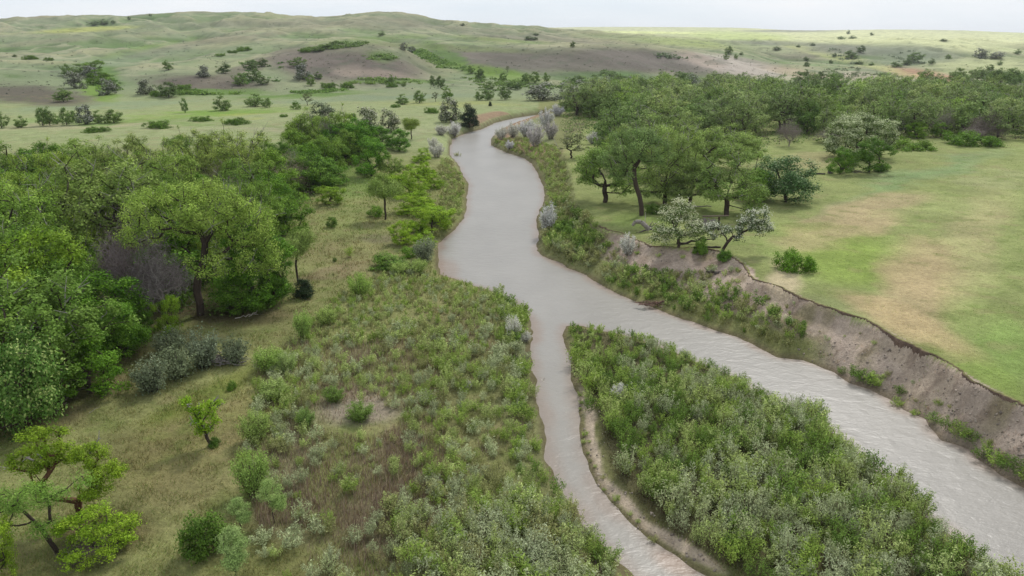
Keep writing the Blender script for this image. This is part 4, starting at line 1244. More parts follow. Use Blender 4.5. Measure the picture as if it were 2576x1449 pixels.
KINDS = {"b": ("blossom_far", "hawthorn_tree", "grey-blossomed tree"), "d": ("ash_far", "ash_tree", "dark green tree"),
         "g": ("ash_far", "ash_tree", "green tree"), "y": ("maple_near", "ash_tree", "bright yellow-green bush"), "l": ("mound_shrub", "low_shrub", "low green shrub mound"),
         "s": ("sparse_tree", "sparse_tree", "sparse thin tree"), "p": ("ash_far", "slim_tree", "slim upright green tree")}
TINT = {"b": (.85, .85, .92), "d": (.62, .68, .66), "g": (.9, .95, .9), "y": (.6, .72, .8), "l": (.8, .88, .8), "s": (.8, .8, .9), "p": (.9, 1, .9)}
FAR = [
    # the skyline and upper hills
    ("d", 235, 64, 52, 30, "on the upper left hill, left end of the dark cluster"), ("d", 262, 62, 48, 26, "on the upper left hill, middle of the dark cluster"),
    ("d", 284, 60, 50, 12, "on the upper left hill, right end of the dark cluster"), ("d", 325, 50, 41, 9, "just below the skyline right of the dark cluster"),
    ("d", 378, 41, 34, 9, "standing on the left skyline"), ("d", 1164, 65, 58, 12, "on the skyline right of the highest dome"),
    ("g", 961, 89, 78, 18, "on the hillside under the highest dome"), ("b", 1016, 126, 106, 24, "on the middle hill at the head of the green draw, left of two"),
    ("b", 1035, 132, 116, 22, "on the middle hill at the head of the green draw, right of two"), ("d", 1330, 100, 91, 26, "on the flat rise right of the green draw, left of two"),
    ("d", 1347, 101, 93, 14, "on the flat rise right of the green draw, right of two"), ("g", 1348, 88, 82, 16, "high on the slope above the two on the flat rise"),
    ("d", 1440, 119, 103, 13, "alone on the long grey slope's brow"), ("d", 37, 144, 136, 12, "tiny, alone on the far left slope"),
    ("l", 78, 149, 139, 36, "on the far left slope, left of two"), ("l", 125, 153, 144, 22, "on the far left slope, right of two"),
    ("g", 168, 190, 161, 26, "at the left end of the hillside cluster"), ("g", 198, 190, 160, 46, "at the back of the hillside cluster"),
    ("y", 237, 184, 152, 52, "topmost in the hillside cluster"), ("b", 226, 194, 166, 46, "in the middle of the hillside cluster"),
    ("y", 250, 214, 176, 62, "large, on the right of the hillside cluster"), ("b", 190, 222, 180, 50, "at the lower left of the hillside cluster"),
    ("b", 270, 238, 198, 44, "at the lower right of the hillside cluster"), ("d", 288, 228, 197, 34, "behind the lower right blossomed one of the hillside cluster"),
    ("g", 160, 256, 222, 46, "below the hillside cluster on the dark foot slope"), ("g", 424, 176, 151, 24, "alone on the open hillside right of the cluster"),
    ("b", 367, 237, 200, 42, "at the left end of the dark knoll's foot"), ("d", 425, 244, 206, 54, "at the foot of the dark knoll, darkest one"),
    ("l", 400, 241, 228, 40, "between the two trees at the dark knoll's foot"), ("l", 460, 226, 212, 44, "on the right of the dark knoll's foot"),
    ("b", 513, 194, 165, 34, "on the dark knoll, left of two"), ("d", 562, 184, 158, 34, "on the dark knoll, right of two"),
    ("d", 630, 176, 150, 36, "in the draw between the knolls, left of the upper pair"), ("d", 657, 167, 146, 32, "in the draw between the knolls, right of the upper pair"),
    ("d", 641, 202, 172, 32, "in the draw between the knolls, below the upper pair"), ("d", 661, 212, 192, 32, "lowest in the draw between the knolls"),
    ("g", 604, 215, 184, 38, "in the draw between the knolls, lower left"), ("g", 748, 168, 144, 42, "at the top of the second draw on the big knoll"),
    ("b", 762, 200, 160, 46, "largest in the second draw on the big knoll"), ("g", 783, 216, 188, 26, "at the lower end of the second draw on the big knoll"),
    ("d", 800, 198, 180, 22, "at the right of the second draw on the big knoll"), ("l", 556, 141, 134, 26, "lowest of the shrub line on the left ridge"),
    ("l", 586, 134, 126, 24, "in the middle of the shrub line on the left ridge"), ("l", 615, 127, 117, 36, "highest of the shrub line on the left ridge"),
    ("l", 766, 131, 122, 32, "first from the left in the shrub line on the big knoll"), ("d", 800, 129, 118, 30, "second from the left in the shrub line on the big knoll"),
    ("d", 822, 121, 110, 32, "third from the left in the shrub line on the big knoll"), ("d", 846, 111, 102, 32, "highest in the shrub line on the big knoll"),
    ("l", 830, 221, 207, 46, "low and dark at the big knoll's foot, left"), ("l", 873, 222, 208, 32, "low and dark at the big knoll's foot, right"),
    ("g", 984, 208, 187, 16, "at the big knoll's foot, above the low dark bush"), ("l", 988, 219, 207, 28, "low and dark at the foot of the big knoll's right side"),
    ("g", 1016, 218, 204, 12, "tiny, right of the low dark bush at the big knoll's right foot"), ("d", 1090, 217, 190, 24, "at the foot of the green draw, left of two"),
    ("d", 1108, 221, 191, 26, "at the foot of the green draw, right of two"), ("g", 1184, 184, 165, 20, "left of the trio under the long grey slope"),
    ("d", 1208, 201, 168, 26, "middle of the trio under the long grey slope"), ("g", 1264, 204, 182, 20, "right of the trio under the long grey slope"),
    ("s", 1277, 181, 165, 10, "thin, on the slope above the right one of the trio"), ("g", 1230, 224, 206, 28, "in the valley scrub, left"),
    ("d", 1285, 224, 206, 32, "in the valley scrub, middle"), ("d", 1303, 226, 206, 20, "in the valley scrub, right of the middle"),
    ("g", 1321, 208, 183, 24, "behind the valley scrub, left of three"), ("g", 1346, 209, 180, 30, "behind the valley scrub, middle of three"),
    ("g", 1374, 206, 182, 18, "behind the valley scrub, right of three"), ("g", 1447, 209, 188, 50, "behind the big blossomed trees at the woodland's corner"),
    ("g", 1490, 215, 195, 40, "right of the one behind the big blossomed trees"),
    # the valley floor
    ("p", 466, 284, 246, 18, "alone on the valley meadow"), ("g", 559, 278, 240, 42, "vase-shaped, on the valley meadow right of the slim tree"),
    ("g", 643, 268, 235, 46, "on the valley meadow, left of the touching pair"), ("g", 672, 271, 246, 26, "on the valley meadow, right of the touching pair"),
    ("y", 745, 275, 253, 24, "small and round on the valley meadow"), ("s", 773, 265, 234, 30, "almost bare, behind the small round one"),
    ("g", 4, 322, 278, 34, "cut by the left edge in the valley row"), ("g", 54, 321, 291, 30, "small, second from the left in the valley row"),
    ("g", 108, 317, 270, 34, "third from the left in the valley row"), ("g", 126, 317, 268, 30, "fourth from the left in the valley row"),
    ("y", 146, 312, 287, 18, "low, between the fourth and fifth trees of the valley row"), ("g", 168, 315, 270, 34, "fifth from the left in the valley row"),
    ("g", 190, 309, 278, 24, "sixth in the valley row, right behind the fifth"), ("b", 215, 313, 264, 42, "tallest and greyest of the valley row"),
    ("g", 247, 310, 277, 28, "left one of the last pair in the valley row"), ("g", 287, 309, 275, 48, "right one of the last pair in the valley row"),
    ("y", 271, 310, 298, 18, "tiny, between the last pair of the valley row"), ("l", 242, 331, 318, 58, "on the near meadow, left of the oval one"),
    ("l", 593, 312, 297, 62, "oval, largest on the near valley meadow"), ("l", 507, 304, 293, 50, "flat, left of the oval one on the near valley meadow"),
    ("l", 712, 294, 287, 22, "tiny, right of the oval one on the near valley meadow"), ("l", 395, 322, 304, 66, "brownish, just behind the left grove"),
    ("l", 880, 297, 285, 32, "small, left of the blossomed pair behind the grove"), ("l", 1088, 284, 270, 34, "small and round, left of the tall blossomed tree at the bend"),
    ("l", 993, 270, 262, 26, "small, on the meadow left of the round one at the bend"), ("y", 1129, 302, 287, 30, "at the foot of the tall blossomed tree at the bend"),
    ("g", 1012, 263, 236, 32, "first from the left in the meadow row above the bend"), ("g", 1055, 259, 227, 34, "second from the left in the meadow row above the bend"),
    ("s", 1096, 256, 231, 20, "third, sparse, in the meadow row above the bend"), ("y", 1124, 248, 217, 28, "fourth and freshest in the meadow row above the bend"),
    ("g", 1204, 253, 230, 22, "fifth in the meadow row above the bend"), ("g", 1226, 252, 214, 30, "sixth in the meadow row above the bend"),
    ("d", 1270, 251, 217, 34, "seventh and darkest in the meadow row above the bend"), ("b", 1366, 253, 207, 84, "widest, first of the three at the far bend"),
    ("b", 1424, 248, 208, 54, "second of the three at the far bend"), ("b", 1462, 242, 202, 52, "third of the three at the far bend"),
    # the bluff and the right hills
    ("g", 1833, 136, 116, 22, "on the brow of the pale bluff, tallest"), ("g", 1826, 151, 134, 14, "under the tallest on the bluff's brow"),
    ("g", 1851, 149, 135, 12, "right of the tallest on the bluff's brow"), ("d", 1865, 138, 130, 10, "tiny, at the right end of the bluff's brow"),
    ("d", 2029, 153, 142, 15, "at the corner of the bluff, upper"), ("d", 2028, 169, 154, 16, "at the corner of the bluff, lower"),
    ("d", 2090, 161, 150, 11, "conical, right of the bluff's corner"), ("d", 2099, 142, 134, 13, "on the shoulder above the bluff's corner"),
    ("d", 2065, 201, 180, 28, "dark and round below the bluff's corner"), ("d", 2027, 192, 174, 16, "between the bluff and the dark round one"),
    ("d", 1956, 126, 117, 22, "on the grey far hillside, left"), ("d", 2008, 119, 112, 11, "on the grey far hillside, right of the left one"),
    ("d", 2044, 115, 107, 13, "on the sunny rim of the grey far hillside"), ("d", 2134, 86, 75, 9, "nearest the skyline on the right"),
    ("g", 2118, 99, 91, 22, "in the sunny swale, left"), ("g", 2144, 98, 89, 18, "in the sunny swale, right"), ("d", 2193, 90, 81, 10, "on the sunny plain right of the swale"),
    ("d", 2166, 133, 114, 24, "upper one of the pair in the right gully"), ("g", 2140, 147, 126, 28, "lower one of the pair in the right gully"),
    ("d", 2373, 103, 97, 16, "on the sunny plain to the far right"), ("b", 2466, 148, 121, 38, "largest on the sunny right slope"),
    ("b", 2506, 146, 130, 42, "wide, right of the largest on the sunny right slope"), ("g", 2560, 136, 123, 16, "at the right edge of the sunny slope"),
    ("g", 2300, 154, 131, 38, "broad, in the middle gully of the right hills"), ("d", 2281, 163, 148, 22, "below the broad one in the middle gully"),
    ("d", 2344, 161, 147, 16, "right of the broad one in the middle gully"), ("g", 2386, 149, 136, 16, "on the slope between the gully and the largest one"),
    ("g", 2160, 162, 152, 20, "in the gully's mouth, left"), ("g", 2192, 165, 156, 14, "in the gully's mouth, right"), ("g", 2255, 169, 155, 26, "above the reddish cut bank"),
    ("g", 2490, 179, 162, 22, "right of the reddish cut bank"), ("g", 2515, 164, 152, 12, "above the one right of the cut bank"),
]
for q, (k_, u_, b_, t_, w_, where_) in enumerate(FAR):
    pk, nm_, what_ = KINDS[k_]
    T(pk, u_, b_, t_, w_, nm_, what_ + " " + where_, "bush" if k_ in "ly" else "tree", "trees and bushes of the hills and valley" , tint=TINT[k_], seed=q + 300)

# ------------------------------------------------------------------ the woods, tree by tree
def fill(poly, spacing, seed, bounds, jitter=0.46):
    rng = np.random.default_rng(seed)
    x0, x1, y0, y1 = bounds
    gx, gy = np.meshgrid(np.arange(x0, x1, spacing), np.arange(y0, y1, spacing * 0.9))
    gx = gx + (np.arange(gx.shape[0])[:, None] % 2) * spacing / 2
    X = (gx + rng.uniform(-jitter, jitter, gx.shape) * spacing).ravel()
    Y = (gy + rng.uniform(-jitter, jitter, gy.shape) * spacing).ravel()
    Z = height(X, Y)
    u, v = project(X, Y, Z)
    ok = inside(u, v, poly)
    return X[ok], Y[ok], Z[ok], u[ok], v[ok], rng


def free(x, y, f=0.55, pad=0.0):
    for a, b, r in PLACED:
        if (a - x) ** 2 + (b - y) ** 2 < (r * f + pad) ** 2:
            return False
    return True


LEFT_WOOD = [(-260, 1200), (-40, 1120), (70, 1085), (190, 1000), (300, 890), (345, 805), (480, 790), (640, 788), (705, 770), (715, 700), (690, 640), (700, 590),
             (770, 520), (790, 480), (860, 425), (925, 392), (920, 362), (820, 372), (735, 385), (690, 412), (560, 438), (250, 446), (-260, 440)]
X, Y, Z, U, V, rng = fill(LEFT_WOOD, 7.6, 11, (-150, 10, 45, 230))
names_l = []
for i in np.argsort(-V):
    x, y, z, u, v = X[i], Y[i], Z[i], U[i], V[i]
    if not free(x, y, 0.6, 1.2):
        continue
    back, right_ = v < 520, u > 640
    r = rng.random()
    kind = "cottonwood_near" if r < (0.72 if back else 0.42) else ("ash_near" if r < 0.88 else "dead_tree")
    if right_ and kind == "cottonwood_near" and rng.random() < 0.6:
        kind = "ash_near"
    h = {"cottonwood_near": rng.uniform(8, 13), "ash_near": rng.uniform(6, 10), "dead_tree": rng.uniform(6, 9)}[kind]
    h *= 0.92 if v < 470 else 1.0
    w = h * rng.uniform(0.85, 1.05)
    if back and kind != "dead_tree":
        tint = (1.12, 1.02, 1.08) if rng.random() < 0.6 else [(.98, 1.02, .8), (.76, .84, .7)][rng.integers(2)]
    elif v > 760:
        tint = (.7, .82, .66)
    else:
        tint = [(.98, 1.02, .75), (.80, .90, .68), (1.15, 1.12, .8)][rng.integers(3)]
    band = "at the left grove's clearing edge" if v > 760 else ("amid the left grove" if v > 600 else ("in the left grove's upper half" if v > 500 else "in the left grove's back row"))
    side = "near the left edge" if u < 180 else ("left of the forked cottonwood" if u < 430 else ("behind the forked cottonwood" if u < 620 else "toward the glade"))
    size = ("tall " if h > 10.5 else "mid-sized " if h > 8.5 else "low ")
    hue = {"cottonwood_near": "grey-green cottonwood" if back else "green cottonwood", "ash_near": "dense dark green tree" if tint[0] < .9 else "fresh green tree", "dead_tree": "bare grey dead tree"}[kind]
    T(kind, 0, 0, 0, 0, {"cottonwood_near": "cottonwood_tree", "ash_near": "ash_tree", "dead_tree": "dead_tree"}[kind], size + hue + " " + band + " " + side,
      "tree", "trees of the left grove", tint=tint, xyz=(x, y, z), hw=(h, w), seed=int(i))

RIGHT_WOOD = [(1405, 330), (1450, 362), (1530, 385), (1620, 400), (1760, 405), (1880, 392), (1925, 366), (2060, 362), (2300, 350), (2450, 352), (2800, 362),
              (2950, 262), (2400, 258), (1900, 258), (1560, 258), (1470, 262), (1420, 285)]
X, Y, Z, U, V, rng = fill(RIGHT_WOOD, 9.6, 12, (0, 330, 140, 380))
for i in np.argsort(-V):
    x, y, z, u, v = X[i], Y[i], Z[i], U[i], V[i]
    if not free(x, y, 0.6, 1.0):
        continue
    r = rng.random()
    kind = "cottonwood_far" if r < 0.74 else ("ash_far" if r < 0.92 else ("blossom_far" if r < 0.95 else "dead_tree"))
    if fbm(np.array([x]), np.array([y]), 26.0, 971, 2)[0] < -0.34:
        continue
    h = {"cottonwood_far": rng.uniform(7.5, 13.5), "ash_far": rng.uniform(7, 10), "dead_tree": rng.uniform(6, 8.5), "blossom_far": rng.uniform(6, 8.5)}[kind]
    w = h * rng.uniform(0.9, 1.15)
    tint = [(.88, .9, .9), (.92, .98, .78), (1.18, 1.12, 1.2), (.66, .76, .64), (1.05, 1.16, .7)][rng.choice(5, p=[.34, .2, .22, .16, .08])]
    band = "at the right woodland's meadow edge" if v > 335 else ("amid the right woodland" if v > 290 else "at the right woodland's back")
    side = ("by the river bend" if u < 1560 else "behind the right grove" if u < 1900 else "beyond the domed tree" if u < 2200
            else "beyond the round bright pair" if u < 2420 else "near the right edge")
    size = ("tall " if h > 10.8 else "mid-sized " if h > 9 else "low ")
    hue = {"cottonwood_far": "cottonwood", "ash_far": "dense leafy tree", "blossom_far": "blossoming tree", "dead_tree": "bare grey dead tree"}[kind]
    cw = "" if kind == "dead_tree" else ("yellow-green " if tint[1] > 1.1 else "dark green " if tint[0] < .7 else "pale grey " if tint[2] > 1.1 else "dull green " if tint[0] == .88 else "green ")
    T(kind, 0, 0, 0, 0, {"cottonwood_far": "cottonwood_tree", "ash_far": "ash_tree", "dead_tree": "dead_tree", "blossom_far": "hawthorn_tree"}[kind],
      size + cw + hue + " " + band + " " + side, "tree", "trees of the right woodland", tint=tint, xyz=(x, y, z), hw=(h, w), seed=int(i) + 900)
# a loose belt of trees beyond the woodland, under the bluff and the cut bank
BELT = [(1540, 222), (1760, 212), (2000, 212), (2200, 205), (2600, 205), (2700, 232), (1500, 236)]
X, Y, Z, U, V, rng = fill(BELT, 19.0, 13, (30, 420, 370, 640))
for i in np.argsort(-V):
    if rng.random() < 0.25:
        continue
    kind = "blossom_far" if (U[i] < 1780 and rng.random() < 0.6) else ("ash_far" if rng.random() < 0.6 else "cottonwood_far")
    h = rng.uniform(6.5, 9.5)
    T(kind, 0, 0, 0, 0, {"blossom_far": "hawthorn_tree", "ash_far": "ash_tree", "cottonwood_far": "cottonwood_tree"}[kind],
      ("grey-blossomed tree" if kind == "blossom_far" else "dusty green tree") + " in the far belt " +
      ("under the pale bluff" if U[i] < 2000 else "under the reddish cut bank" if U[i] < 2400 else "at the right edge") +
      (", front row" if V[i] > 222 else ", rear row"), "tree",
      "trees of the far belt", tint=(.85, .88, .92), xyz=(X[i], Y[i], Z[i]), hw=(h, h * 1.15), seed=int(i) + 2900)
print("trees placed", len(PLACED))

# ------------------------------------------------------------------ the willow thickets
BAR = [(1085, 690), (1120, 703), (1195, 726), (1285, 758), (1330, 800), (1318, 880), (1336, 970), (1355, 1060), (1362, 1160), (1378, 1215), (1444, 1302),
       (1528, 1420), (1655, 1580), (520, 1620), (560, 1452), (660, 1380), (640, 1290), (610, 1150), (640, 1010), (650, 930), (745, 850), (860, 745), (960, 690)]
ISLE_IN = [(1432, 826), (1428, 850), (1440, 905), (1456, 960), (1476, 1030), (1520, 1060), (1545, 1130), (1570, 1190), (1640, 1280), (1730, 1360), (1850, 1440), (2150, 1700),
           (2880, 1680), (2660, 1540), (2560, 1490), (2493, 1438), (2430, 1392), (2368, 1343), (2303, 1278), (2233, 1213), (2158, 1158), (2103, 1108),
           (2045, 1060), (1985, 1028), (1895, 983), (1805, 938), (1715, 898), (1638, 864), (1568, 845), (1500, 832), (1460, 824)]
SHELF = [(1380, 500), (1370, 530), (1366, 560), (1372, 590), (1368, 632), (1410, 652), (1485, 682), (1556, 727), (1605, 748), (1665, 768), (1722, 792), (1812, 823), (1866, 838), (1930, 870),
         (1962, 888), (2010, 885), (2040, 850), (2000, 812), (1930, 780), (1860, 738), (1780, 712), (1690, 690), (1620, 676), (1560, 655), (1520, 610), (1490, 560), (1440, 520)]
UPPER = [(1246, 352), (1246, 368), (1282, 380), (1328, 394), (1350, 410), (1362, 434), (1374, 460), (1380, 500), (1440, 515), (1432, 460), (1420, 415), (1400, 372), (1330, 350)]
LEFTB = [(1110, 402), (1127, 400), (1142, 418), (1158, 445), (1168, 468), (1162, 500), (1163, 530), (1155, 550), (1130, 575), (1096, 605), (1080, 600), (1100, 540), (1110, 480), (1098, 440)]


def in_frame(u, v, m=140):
    return (u > -m) & (u < 2576 + m) & (v < 1449 + m * 1.3) & (v > 200)


def scatter(poly, spacing, seed, bounds):
    X, Y, Z, U, V, rng = fill(poly, spacing, seed, bounds, 0.48)
    ok = in_frame(U, V)
    return X[ok], Y[ok], Z[ok], U[ok], V[ok], rng


SHRUBS = []            # x, y, z, u, v, height, width, kind, place


def add_shrubs(poly, spacing, seed, bounds, rule, place):
    X, Y, Z, U, V, rng = scatter(poly, spacing, seed, bounds)
    n1 = fbm(X, Y, 6.0, seed + 5, 3)
    n2 = fbm(X, Y, 11.0, seed + 9, 3)
    for i in range(len(X)):
        r = rule(U[i], V[i], n1[i], n2[i], rng)
        if r is None or not free(X[i], Y[i], 0.55):
            continue
        h, w, k = r
        SHRUBS.append((X[i], Y[i], Z[i], U[i], V[i], h, w, k, place))


def B1(u, v, cu, cv, ru, rv):
    return ((u - cu) / ru) ** 2 + ((v - cv) / rv) ** 2


def rule_bar(u, v, a, b, rng):
    if B1(u, v, 890, 1058, 125, 46) < 1 or B1(u, v, 855, 1000, 70, 16) < 1:
        return None
    dens = 0.95
    if u < 960 and v > 1080:
        dens = 0.55
    if u < 700 and v > 1250:
        dens = 0.15
    if B1(u, v, 985, 1190, 75, 110) < 1 or B1(u, v, 930, 900, 110, 40) < 1:
        dens = 0.36
    if rng.random() > dens + 0.25 * a:
        return None
    near_water = u > 1290 - max(0, 900 - v) * 0.3
    h = rng.uniform(0.8, 1.9) + 0.6 * b
    if near_water:
        k = rng.choice([3, 1, 1, 0, 2])
        h += 0.25
    elif v < 830:
        k = rng.choice([0, 1, 4, 0, 2])
        h = rng.uniform(0.8, 1.25)
    else:
        k = rng.choice([2, 2, 0, 0, 4, 1])
    if v > 1280 and 1000 < u < 1450:
        h += 0.5
        k = rng.choice([2, 2, 0, 1, 4])
    return h, h * rng.uniform(0.8, 1.25), int(k)


def rule_isle(u, v, a, b, rng):
    tip = v < 900 + (u - 1430) * 0.25
    if rng.random() > 0.97:
        return None
    h = rng.uniform(1.4, 2.9) + 0.6 * b
    if tip:
        h = rng.uniform(0.8, 1.4) + (0.4 if u > 1560 else 0)
    k = rng.choice([3, 3, 1, 2, 0] if b < 0.15 else [2, 0, 2, 1, 3])
    if u < 1560 and v < 1100:
        k = rng.choice([1, 0, 1, 3])
    return h, h * rng.uniform(0.75, 1.15), int(k)


def rule_shelf(u, v, a, b, rng):
    if rng.random() > 0.86 + 0.4 * a:
        return None
    h = rng.uniform(0.9, 1.7) + 0.5 * b
    if v > 600 and u < 1520:
        h += 0.35
    k = rng.choice([1, 3, 3, 0, 4] if a > -0.1 else [4, 0, 2, 4])
    return h, h * rng.uniform(0.9, 1.4), int(k)


def rule_low(u, v, a, b, rng):
    h = rng.uniform(0.8, 1.5)
    return h, h * rng.uniform(1.0, 1.5), int(rng.choice([0, 4, 4, 0, 1]))


add_shrubs(BAR, 1.12, 71, (-30, 25, 28, 115), rule_bar, "bar")
add_shrubs(ISLE_IN, 1.22, 72, (0, 60, 28, 100), rule_isle, "island")
add_shrubs(SHELF, 0.98, 73, (2, 60, 60, 150), rule_shelf, "right bank")
add_shrubs(UPPER, 1.35, 74, (-10, 30, 130, 280), rule_low, "upper right bank")
STRIP = [(1440, 900), (1456, 960), (1470, 1020), (1480, 1080), (1490, 1150), (1530, 1230), (1600, 1300), (1660, 1345), (1640, 1362), (1560, 1292), (1500, 1222), (1468, 1130), (1458, 1030), (1448, 960)]


def rule_strip(u, v, a, b, rng):
    if rng.random() > 0.5 + 0.6 * a:
        return None
    h = rng.uniform(0.25, 0.6)
    return h, h * 1.6, int(rng.choice([4, 1, 4, 0]))


add_shrubs(STRIP, 0.7, 76, (0, 30, 28, 100), rule_strip, "island")
add_shrubs(LEFTB, 1.5, 75, (-40, 0, 90, 240), rule_low, "left bank")
# clumps by themselves at the foot of the eroded bank
for (u_, v_, h_, w_, k_) in [(2172, 960, 1.7, 2.6, 3), (2195, 966, 1.5, 2.4, 1), (2150, 948, 1.5, 2.2, 3), (2118, 940, 0.9, 1.4, 3), (2262, 992, 1.2, 1.5, 3), (2256, 1022, 1.1, 1.5, 1),
                             (2300, 1042, .6, 1.2, 1), (2350, 1062, 1.1, 2.0, 3), (2385, 1080, 1.4, 2.2, 3), (2415, 1098, 1.5, 2.2, 1), (2440, 1112, 1.3, 2.0, 3), (2360, 1020, .8, 1.2, 1),
                             (2470, 1150, 1.3, 2.0, 3), (2500, 1165, 1.5, 2.2, 1), (2530, 1180, 1.5, 2.2, 3), (2560, 1195, 1.5, 2.3, 3), (2480, 1128, 1.0, 1.4, 1), (2590, 1215, 1.4, 2.2, 1),
                             (1790, 690, 1.6, 2.2, 2), (1955, 795, 1.3, 1.6, 1), (1980, 815, 1.2, 1.8, 2), (2625, 1230, 1.4, 2.2, 3)]:
    p_ = hit([u_], [v_])[0]
    SHRUBS.append((p_[0], p_[1], p_[2], u_, v_, h_, w_, k_, "eroded bank"))
def rule_bank(u, v, a, b, rng):
    if u > 2060 and rng.random() > 0.32:
        return None
    if rng.random() > (0.5 if u < 2000 else 0.3) + 0.9 * a:
        return None
    h = rng.uniform(0.35, 1.15) * (0.7 if u > 2060 else 1.0)
    return h, h * rng.uniform(1.1, 1.9), int(rng.choice([4, 2, 1, 0, 4]))


BROKEN = [(1520, 600), (1570, 650), (1650, 672), (1750, 690), (1850, 730), (1920, 770), (2000, 805), (2040, 850), (2110, 920), (2230, 985), (2330, 1040), (2440, 1115), (2576, 1200),
          (2576, 1080), (2440, 980), (2300, 900), (2150, 830), (2020, 765), (1940, 740), (1880, 700), (1830, 660), (1720, 640), (1620, 625)]
add_shrubs(BROKEN, 1.25, 77, (5, 60, 45, 150), rule_bank, "eroded bank")
SHRUBS.sort(key=lambda s: -(s[5] / (s[1] * CP + (ZC) * SP)) * (1 if (-20 < s[3] < 2596 and s[4] < 1475) else 0.3))

HUE = {0: "yellow-green", 1: "fresh green", 2: "pale grey-green", 3: "dark green", 4: "olive"}


def place_words(u, v, pl):
    if pl == "bar":
        if v > 1330:
            a = "at the left bar's bottom edge"
        elif v > 1180:
            a = "on the lower left bar"
        elif v > 980:
            a = "amid the left bar"
        else:
            a = "on the upper left bar"
        edge = 1345 if v < 1100 else 1345 + (v - 1100) * 0.62
        if u > edge - 60:
            b = "hanging over the side channel"
        elif u > edge - 220:
            b = "near the side channel"
        elif u > 1000:
            b = "in the densest growth"
        else:
            b = "among the dry brown weeds"
    elif pl == "island":
        a = "on the island's tip" if v < 960 else "on the island's middle" if v < 1220 else "on the island's lower end"
        t = (u - (1470 + max(0, v - 1000) * 0.7)) / (700.0 if v > 1100 else 420.0)
        b = "beside the sandy strip" if t < 0.2 else "overhanging the main channel" if t > 0.85 else "left of centre" if t < 0.5 else "right of centre"
    elif pl == "right bank":
        a, b = "on the right bank shelf", "by the water" if v > 690 + (u - 1500) * 0.34 else "below the eroded bank"
    elif pl == "eroded bank":
        a, b = "under the bare eroded bank", "nearest the right edge" if u > 2450 else "by the water"
    else:
        a, b = "on the " + pl, "by the water"
    return a + " " + b


N_IND = 300
for q, (x, y, z, u, v, h, w, k, pl) in enumerate(SHRUBS[:N_IND]):
    size = "tall " if h > 2.1 else "small " if h < 1.35 else ""
    wide = "spreading " if w > h * 1.12 else "slender " if w < h * 0.86 else ""
    T("willow_%d" % k, 0, 0, 0, 0, "willow_shrub", size + wide + HUE[k] + " willow " + place_words(u, v, pl), "shrub",
      "willow shrubs of the thickets", xyz=(x, y, z), hw=(h, w), seed=q, tint=(1, 1, 1))


class Merge:
    def __init__(self):
        self.V, self.F, self.C, self.n = [], [], [], 0

    def add(self, V, f, C):
        self.V.append(np.asarray(V, np.float32))
        self.F.append(np.asarray(f, np.int32) + self.n)
        self.C.append(np.asarray(C, np.float32))
        self.n += len(V)

    def build(self, name, mat, **props):
        me = make_mesh(name, np.concatenate(self.V), np.concatenate(self.F), np.concatenate(self.C), mat)
        print(name, len(me.polygons))
        return link(name, me, **props)


LODS = {}
for k in range(5):
    ca, cb = W_COL[k]
    for lod, (st_, per_, sz_) in enumerate([(15, 44, 0.10), (12, 30, 0.14), (9, 20, 0.21)]):
        for var in range(3):
            s, l = shrub_arrays(900 + k * 31 + var * 7 + lod, 2.2, 2.3, st_, per_, sz_, ca, cb, quad=False, aspect=0.36, start=0.2)
            V = np.concatenate([l[0]])
            LODS[(k, lod, var)] = (V, l[1], l[2])
mg = Merge()
rng = np.random.default_rng(5)
for (x, y, z, u, v, h, w, k, pl) in SHRUBS[N_IND:]:
    lod = 0 if y < 75 else 1 if y < 120 else 2
    V, f, C = LODS[(k, lod, int(rng.integers(3)))]
    a = rng.random() * 6.283
    c, s = math.cos(a), math.sin(a)
    sw, sh = w / 2.5, h / 2.2
    W = np.stack([(V[:, 0] * c - V[:, 1] * s) * sw + x, (V[:, 0] * s + V[:, 1] * c) * sw + y, V[:, 2] * sh + z - 0.03], 1)
    mg.add(W, f, C * rng.uniform(0.82, 1.15))
mg.build("willow_thicket", M_STUFF, kind="stuff", label="dense mass of small willows covering the bar, the island and the river banks", category="thicket")
print("shrubs", len(SHRUBS))


# ------------------------------------------------------------------ grass, dry weeds, brush in the draws
def blades(X, Y, Z, hgt, wid, colr, rng, lean=0.35):
    n = len(X)
    a = rng.random(n) * 6.283
    dx, dy = np.cos(a) * wid, np.sin(a) * wid
    lx, ly = rng.normal(size=n) * lean * hgt, rng.normal(size=n) * lean * hgt
    V = np.stack([np.stack([X - dx, Y - dy, Z - 0.02], 1), np.stack([X + dx, Y + dy, Z - 0.02], 1), np.stack([X + lx, Y + ly, Z + hgt], 1)], 1).reshape(-1, 3)
    return V, np.arange(3 * n).reshape(-1, 3), np.repeat(colr, 3, 0)


def frustum_points(n, y0, y1, rng, umin=-60, umax=2640):
    y = y0 * (y1 / y0) ** rng.random(n)
    u = rng.uniform(umin, umax, n)
    x = (u - 1288) / F * (y * CP + 30 * SP)
    return x, y


